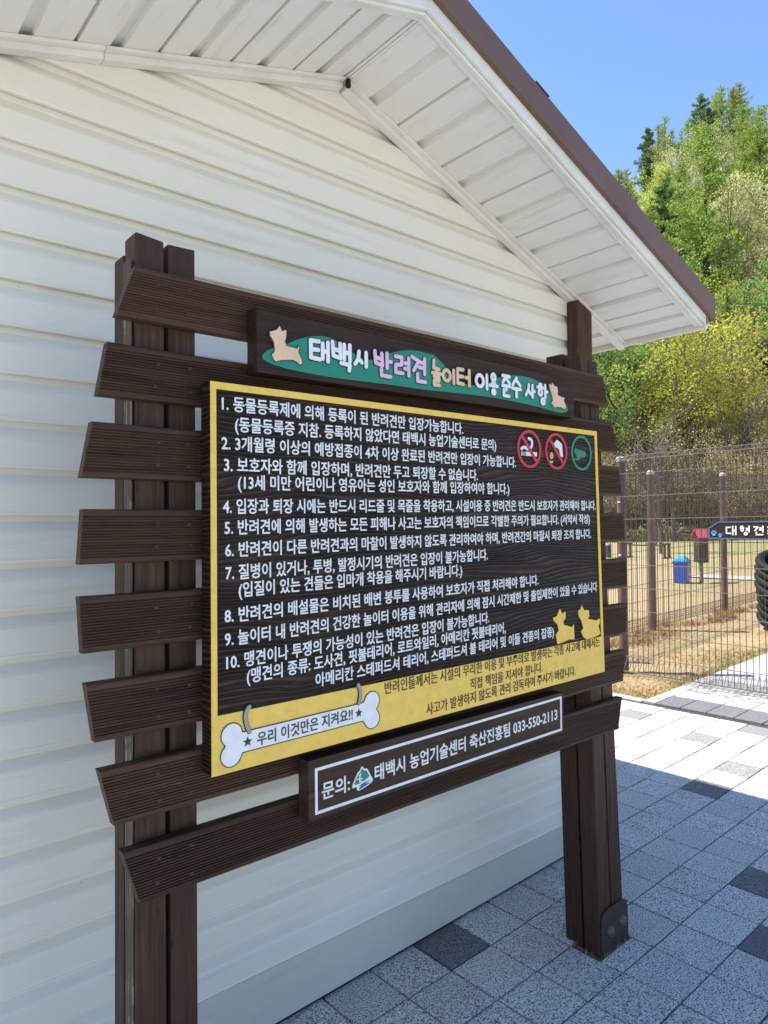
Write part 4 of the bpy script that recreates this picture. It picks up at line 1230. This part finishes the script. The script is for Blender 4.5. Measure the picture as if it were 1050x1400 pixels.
def mk_larch(sd, h, spread, dens, mt, droop=.25, size=.17, gap=.0):
    q = random.Random(sd); wd = MB(); pts = []
    wd.tube((0, 0, -.6), (0, 0, h*.55), h*.017, h*.010, 7, caps=False)
    wd.tube((0, 0, h*.55), (0, 0, h*.98), h*.008, .012, 5, caps=False)
    nb = int(h*6.5)
    for b_ in range(nb):
        t = .20+.78*(b_/nb)**.95
        z = h*t
        L = spread*(1-t)**.7*q.uniform(.35, 1.25)+.25
        if q.random() < gap: L *= .5
        a = q.uniform(0, 6.283)
        up = droop*q.uniform(.2, 1.4)
        prev = Vector((0, 0, z)); dr = Vector((math.cos(a), math.sin(a), 0))
        segs = 4
        for s_ in range(segs):
            f = (s_+1)/segs
            nxt = Vector((0, 0, z))+dr*(L*f)+Vector((0, 0, up*L*f*f+q.uniform(-.05, .05)))
            wd.tube(prev, nxt, max(.010, .05*(1-f*.8)*L/3), .010, 3, caps=False)
            k_ = int(dens*L/segs)
            for _ in range(k_):
                u = q.random(); p = prev.lerp(nxt, u)
                sd_ = q.gauss(0, .10+.14*f*L*.5)
                p = p+Vector((-dr.y, dr.x, 0))*sd_+Vector((0, 0, -abs(q.gauss(0, .12))+.04))
                pts.append(p[:])
            prev = nxt
    V, Fc = leaf_cloud(pts, size, sd)
    return wd.mesh('trunk', fix=False), cloud_mesh('crown', V, Fc, mt)
def mk_broad(sd, h, spread, nleaf, mt, size=.14, base=.15, limbs=7, clump=.5, bark=None):
    q = random.Random(sd); wd = MB(); pts = []; tips = []
    th = h*base
    wd.tube((0, 0, -.5), (0, 0, th), h*.016+.02, h*.012+.015, 6, caps=False)
    def grow(p, d, L, r, lv):
        n = 3; cur = p; dd = d.copy()
        for s_ in range(n):
            dd = (dd+Vector((q.gauss(0, .16), q.gauss(0, .16), .06))).normalized()
            nx_ = cur+dd*(L/n)
            wd.tube(cur, nx_, r*(1-.25*s_/n), r*(1-.25*(s_+1)/n), 3 if lv else 4, caps=False)
            if lv < 3 and s_ > 0 or lv == 3:
                tips.append((nx_, lv))
            if lv < 3:
                for _ in range(2 if lv else 2):
                    a = q.uniform(0, 6.283); o = dd.orthogonal().normalized()
                    o = Matrix.Rotation(a, 3, dd) @ o
                    grow(nx_, (dd+o*q.uniform(.5, .95)).normalized(), L*q.uniform(.45, .62), r*.5, lv+1)
            cur = nx_
    for k_ in range(limbs):
        a = 2*math.pi*k_/limbs+q.uniform(-.4, .4); tilt = q.uniform(.15, .75)*spread/h*1.6
        d = Vector((math.cos(a)*tilt, math.sin(a)*tilt, 1)).normalized()
        grow(Vector((0, 0, th*q.uniform(.5, 1))), d, h*q.uniform(.5, .72), h*.009+.01, 1)
    ends = [t for t, l in tips if l >= 2]
    q.shuffle(ends); ends = ends[:max(12, int(len(ends)*.45))]
    for _ in range(nleaf):
        t = q.choice(ends)
        pts.append((t.x+q.gauss(0, clump*.5), t.y+q.gauss(0, clump*.5), t.z+q.gauss(0, clump*.42)))
    V, Fc = leaf_cloud(pts, size, sd)
    return wd.mesh('trunk', fix=False), cloud_mesh('crown', V, Fc, mt)

PROTO = {}
PROTO['larch'] = [mk_larch(100+s_, 14, 3.5, 125, L_larch, .48, .095) for s_ in range(4)]
PROTO['thin_larch'] = [mk_larch(120+s_, 13, 2.8, 55, L_larch, .5, .11, .3) for s_ in range(2)]
PROTO['dark'] = [mk_larch(140+s_, 13, 3.2, 120, L_dark, .2, .14) for s_ in range(2)]
PROTO['yellow'] = [mk_broad(160+s_, 8, 3.6, 15000, L_yel, .10, .12, 8, .55) for s_ in range(3)]
PROTO['lime'] = [mk_broad(180+s_, 9, 3.6, 16000, L_lime, .12, .15, 7, .6) for s_ in range(2)]
PROTO['bronze'] = [mk_broad(200+s_, 5, 3.0, 5500, L_bronze, .07, .06, 9, .35) for s_ in range(3)]
PROTO['pale'] = [mk_broad(220+s_, 10, 4.0, 14000, L_pale, .11, .15, 7, .5) for s_ in range(2)]
PROTO['bare'] = [mk_broad(240+s_, 6, 1.4, 500, L_bronze, .05, .30, 3, .3) for s_ in range(2)]
barkfor = {'larch': M_bark, 'thin_larch': M_bark, 'dark': M_bark, 'yellow': M_twig, 'lime': M_bark, 'bronze': M_twig, 'pale': M_twig, 'bare': M_barkg}
for kk, lst in PROTO.items():
    for tr_, cr_ in lst: tr_.materials.append(barkfor[kk])
INFO = {
'larch': ('larch_tree', 'tall conical larch with fresh light green needles on the wooded hillside', 'larches on the hillside'),
'thin_larch': ('larch_tree', 'thin see-through larch with sparse green needles on the wooded hillside', 'sparse larches on the hillside'),
'dark': ('conifer_tree', 'darker green conifer standing among the pale trees on the hillside', 'dark conifers on the hillside'),
'yellow': ('broadleaf_tree', 'bright yellow-green spring tree on the wooded hillside', 'yellow-green trees on the hillside'),
'lime': ('broadleaf_tree', 'leafy fresh green tree on the wooded hillside', 'fresh green trees on the hillside'),
'bronze': ('shrub', 'twiggy bronze brown shrub in bud at the foot of the hill', 'bronze shrubs at the foot of the hill'),
'pale': ('broadleaf_tree', 'pale beige-green tree just coming into leaf on the hillside', 'pale trees on the hillside'),
'bare': ('bare_tree', 'nearly bare grey tree at the edge of the lawn', 'bare trees on the lawn')}
tr_r = random.Random(21)
def zone(x, y):
    q = project((x, y, H(x, y)+5))
    s = (x-CAM.x)*0.891+(y-CAM.y)*0.454
    v_ = 'low on the slope' if s < 55 else 'halfway up the slope' if s < 80 else 'near the skyline'
    if q is None or q[0] > 1060: return v_+', outside the frame'
    if q[0] < 800: return v_+', behind the building'
    h_ = 'beside the roof' if q[0] < 900 else 'past the roof tip' if q[0] < 985 else 'at the right edge'
    return v_+', '+h_
def plant(kind, x, y, sc=1.0, label=None, zoff=0, squash=1.0, var=None):
    nm, lb, gp = INFO[kind]
    pr_ = PROTO[kind][var] if var is not None else tr_r.choice(PROTO[kind])
    t = thing(nm, label or (lb.replace(' on the wooded hillside', '').replace(' on the hillside', '').replace(' at the foot of the hill', '')+' '+zone(x, y) if kind != 'bare' else lb), 'shrub' if kind == 'bronze' else 'tree', (x, y, H(x, y)-.1+zoff), None if label else gp, tr_r.uniform(0, 6.28))
    s_ = sc
    t.scale = (s_*squash, s_*squash, s_)
    inst('trunk', pr_[0], t); inst('crown', pr_[1], t)
    return t
def px(xp, d):
    a = math.radians(40.55)+math.atan((xp-525)/FPX)
    return CAM.x+d*math.sin(a), CAM.y+d*math.cos(a)
placed = []
def pp(kind, xp, d, sc=1.0, label=None, **kw):
    x, y = px(xp, d); placed.append((x, y)); return plant(kind, x, y, sc, label, **kw)
pp('larch', 972, 50, 1.2, 'large dark-trunked larch in the middle of the hillside, right of the roof corner', var=0)
pp('yellow', 932, 38, 1.08, 'bright yellow-green tree directly under the tip of the roof overhang', squash=1.1, var=0)
pp('yellow', 884, 39, .88, None, squash=1.1); pp('larch', 1000, 43, .6)
pp('bronze', 985, 42, 1.1, None)
pp('lime', 832, 38, .95, 'fresh green leafy tree just right of the notice board post top', var=0)
pp('lime', 858, 43, .85)
pp('yellow', 888, 72, .8, 'small vivid yellow tree high on the hill beside the roof edge', var=1)
pp('pale', 1012, 70, .85, 'large pale beige tree high on the slope at the upper right', var=0)
pp('thin_larch', 848, 92, .85, 'lone thin larch on the skyline just right of the roof edge', var=0)
pp('dark', 895, 96, .95); pp('thin_larch', 918, 98, 1.0); pp('dark', 968, 97, 1.15, 'dark pointed conifer on the skyline above the pale tree')
pp('yellow', 1040, 60, 1.1); pp('yellow', 1045, 75, 1.0)
for xp in range(800, 1080, 13):
    pp('bronze', xp+tr_r.uniform(-6, 6), 34.6+tr_r.uniform(0, 1.6), tr_r.uniform(.45, .85))
for xp in range(810, 1080, 19):
    pp('bronze', xp+tr_r.uniform(-8, 8), 39.5+tr_r.uniform(0, 3), tr_r.uniform(.5, .85))
cnt = 0; tries = 0
while cnt < 160 and tries < 9000:
    tries += 1
    a = math.radians(tr_r.uniform(53, 75)); d = 42+60*tr_r.random()**.8
    x = CAM.x+d*math.sin(a); y = CAM.y+d*math.cos(a)
    s = (x-CAM.x)*0.891+(y-CAM.y)*0.454
    if s < 40 or s > 112: continue
    md = 3.1 if d < 70 else 3.6
    if d < 54 and d > 41:
        qq = project((x, y, H(x, y)+3))
        if qq and 925 < qq[0] < 1025: continue
    if any((x-p[0])**2+(y-p[1])**2 < md*md for p in placed): continue
    placed.append((x, y)); cnt += 1
    r = tr_r.random()
    if d < 52: kind = 'yellow' if r < .14 else 'pale' if r < .28 else 'bronze' if r < .42 else 'lime' if r < .52 else 'larch'
    else: kind = 'larch' if r < .46 else 'thin_larch' if r < .56 else 'dark' if r < .68 else 'yellow' if r < .80 else 'pale' if r < .93 else 'lime'
    if kind == 'pale' and s > 84: kind = 'thin_larch'
    plant(kind, x, y, tr_r.uniform(.7, 1.05))
# lawn trees
x, y = 28.2, 13.4
plant('bare', x, y, .85, 'grey-barked forked bare tree standing behind the blue bin', var=0)
x, y = 20.3, 9.84
plant('bare', x, y, .62, 'small bare tree left of the blue bin beside the low hurdle', var=1)
x, y = 31.2, 11.6
plant('bare', x, y, .8, 'pale-barked bare tree above the arrow sign at the right edge', var=1)
plant('bare', 29.6, 15.6, .8, 'bare young tree at the far edge of the lawn left of the hurdle', var=0)
# stakes
for (xa, ya, dx, dy, h_, mt, lb) in ((29.0, 13.7, .1, -.5, .9, M_bark, 'dark leaning stake behind the blue bin'), (25.3, 12.7, .1, -.45, 1.0, M_barkg, 'pale leaning stake propping the young tree')):
    t = thing('tree_stake', lb, 'stake', at(xa, ya)); mb = MB()
    mb.tube((0, 0, 0), (dx, dy, h_), .03, .025, 6); mb.build('pole', mt, t)
# undergrowth on the slope
q = random.Random(9); pts = []
for _ in range(60000):
    a = math.radians(q.uniform(53, 75)); d = 33.5+30*q.random()**1.4
    x = CAM.x+d*math.sin(a); y = CAM.y+d*math.cos(a)
    c_ = .5+.5*math.sin(x*1.3+math.sin(y*.9)*2)*math.cos(y*1.1)
    pts.append((x, y, H(x, y)+q.random()**2*1.1*c_))
V, Fc = leaf_cloud(pts, .13, 9)
me = cloud_mesh('undergrowth', V, Fc, leaf_mat('brush_leaves', (0.52, 0.38, 0.25), (0.50, 0.52, 0.20), 0.5))
o = bpy.data.objects.new('undergrowth', me); C.objects.link(o); o['kind'] = 'stuff'; o['label'] = 'brown and green brush covering the foot of the hillside'; o['category'] = 'undergrowth'
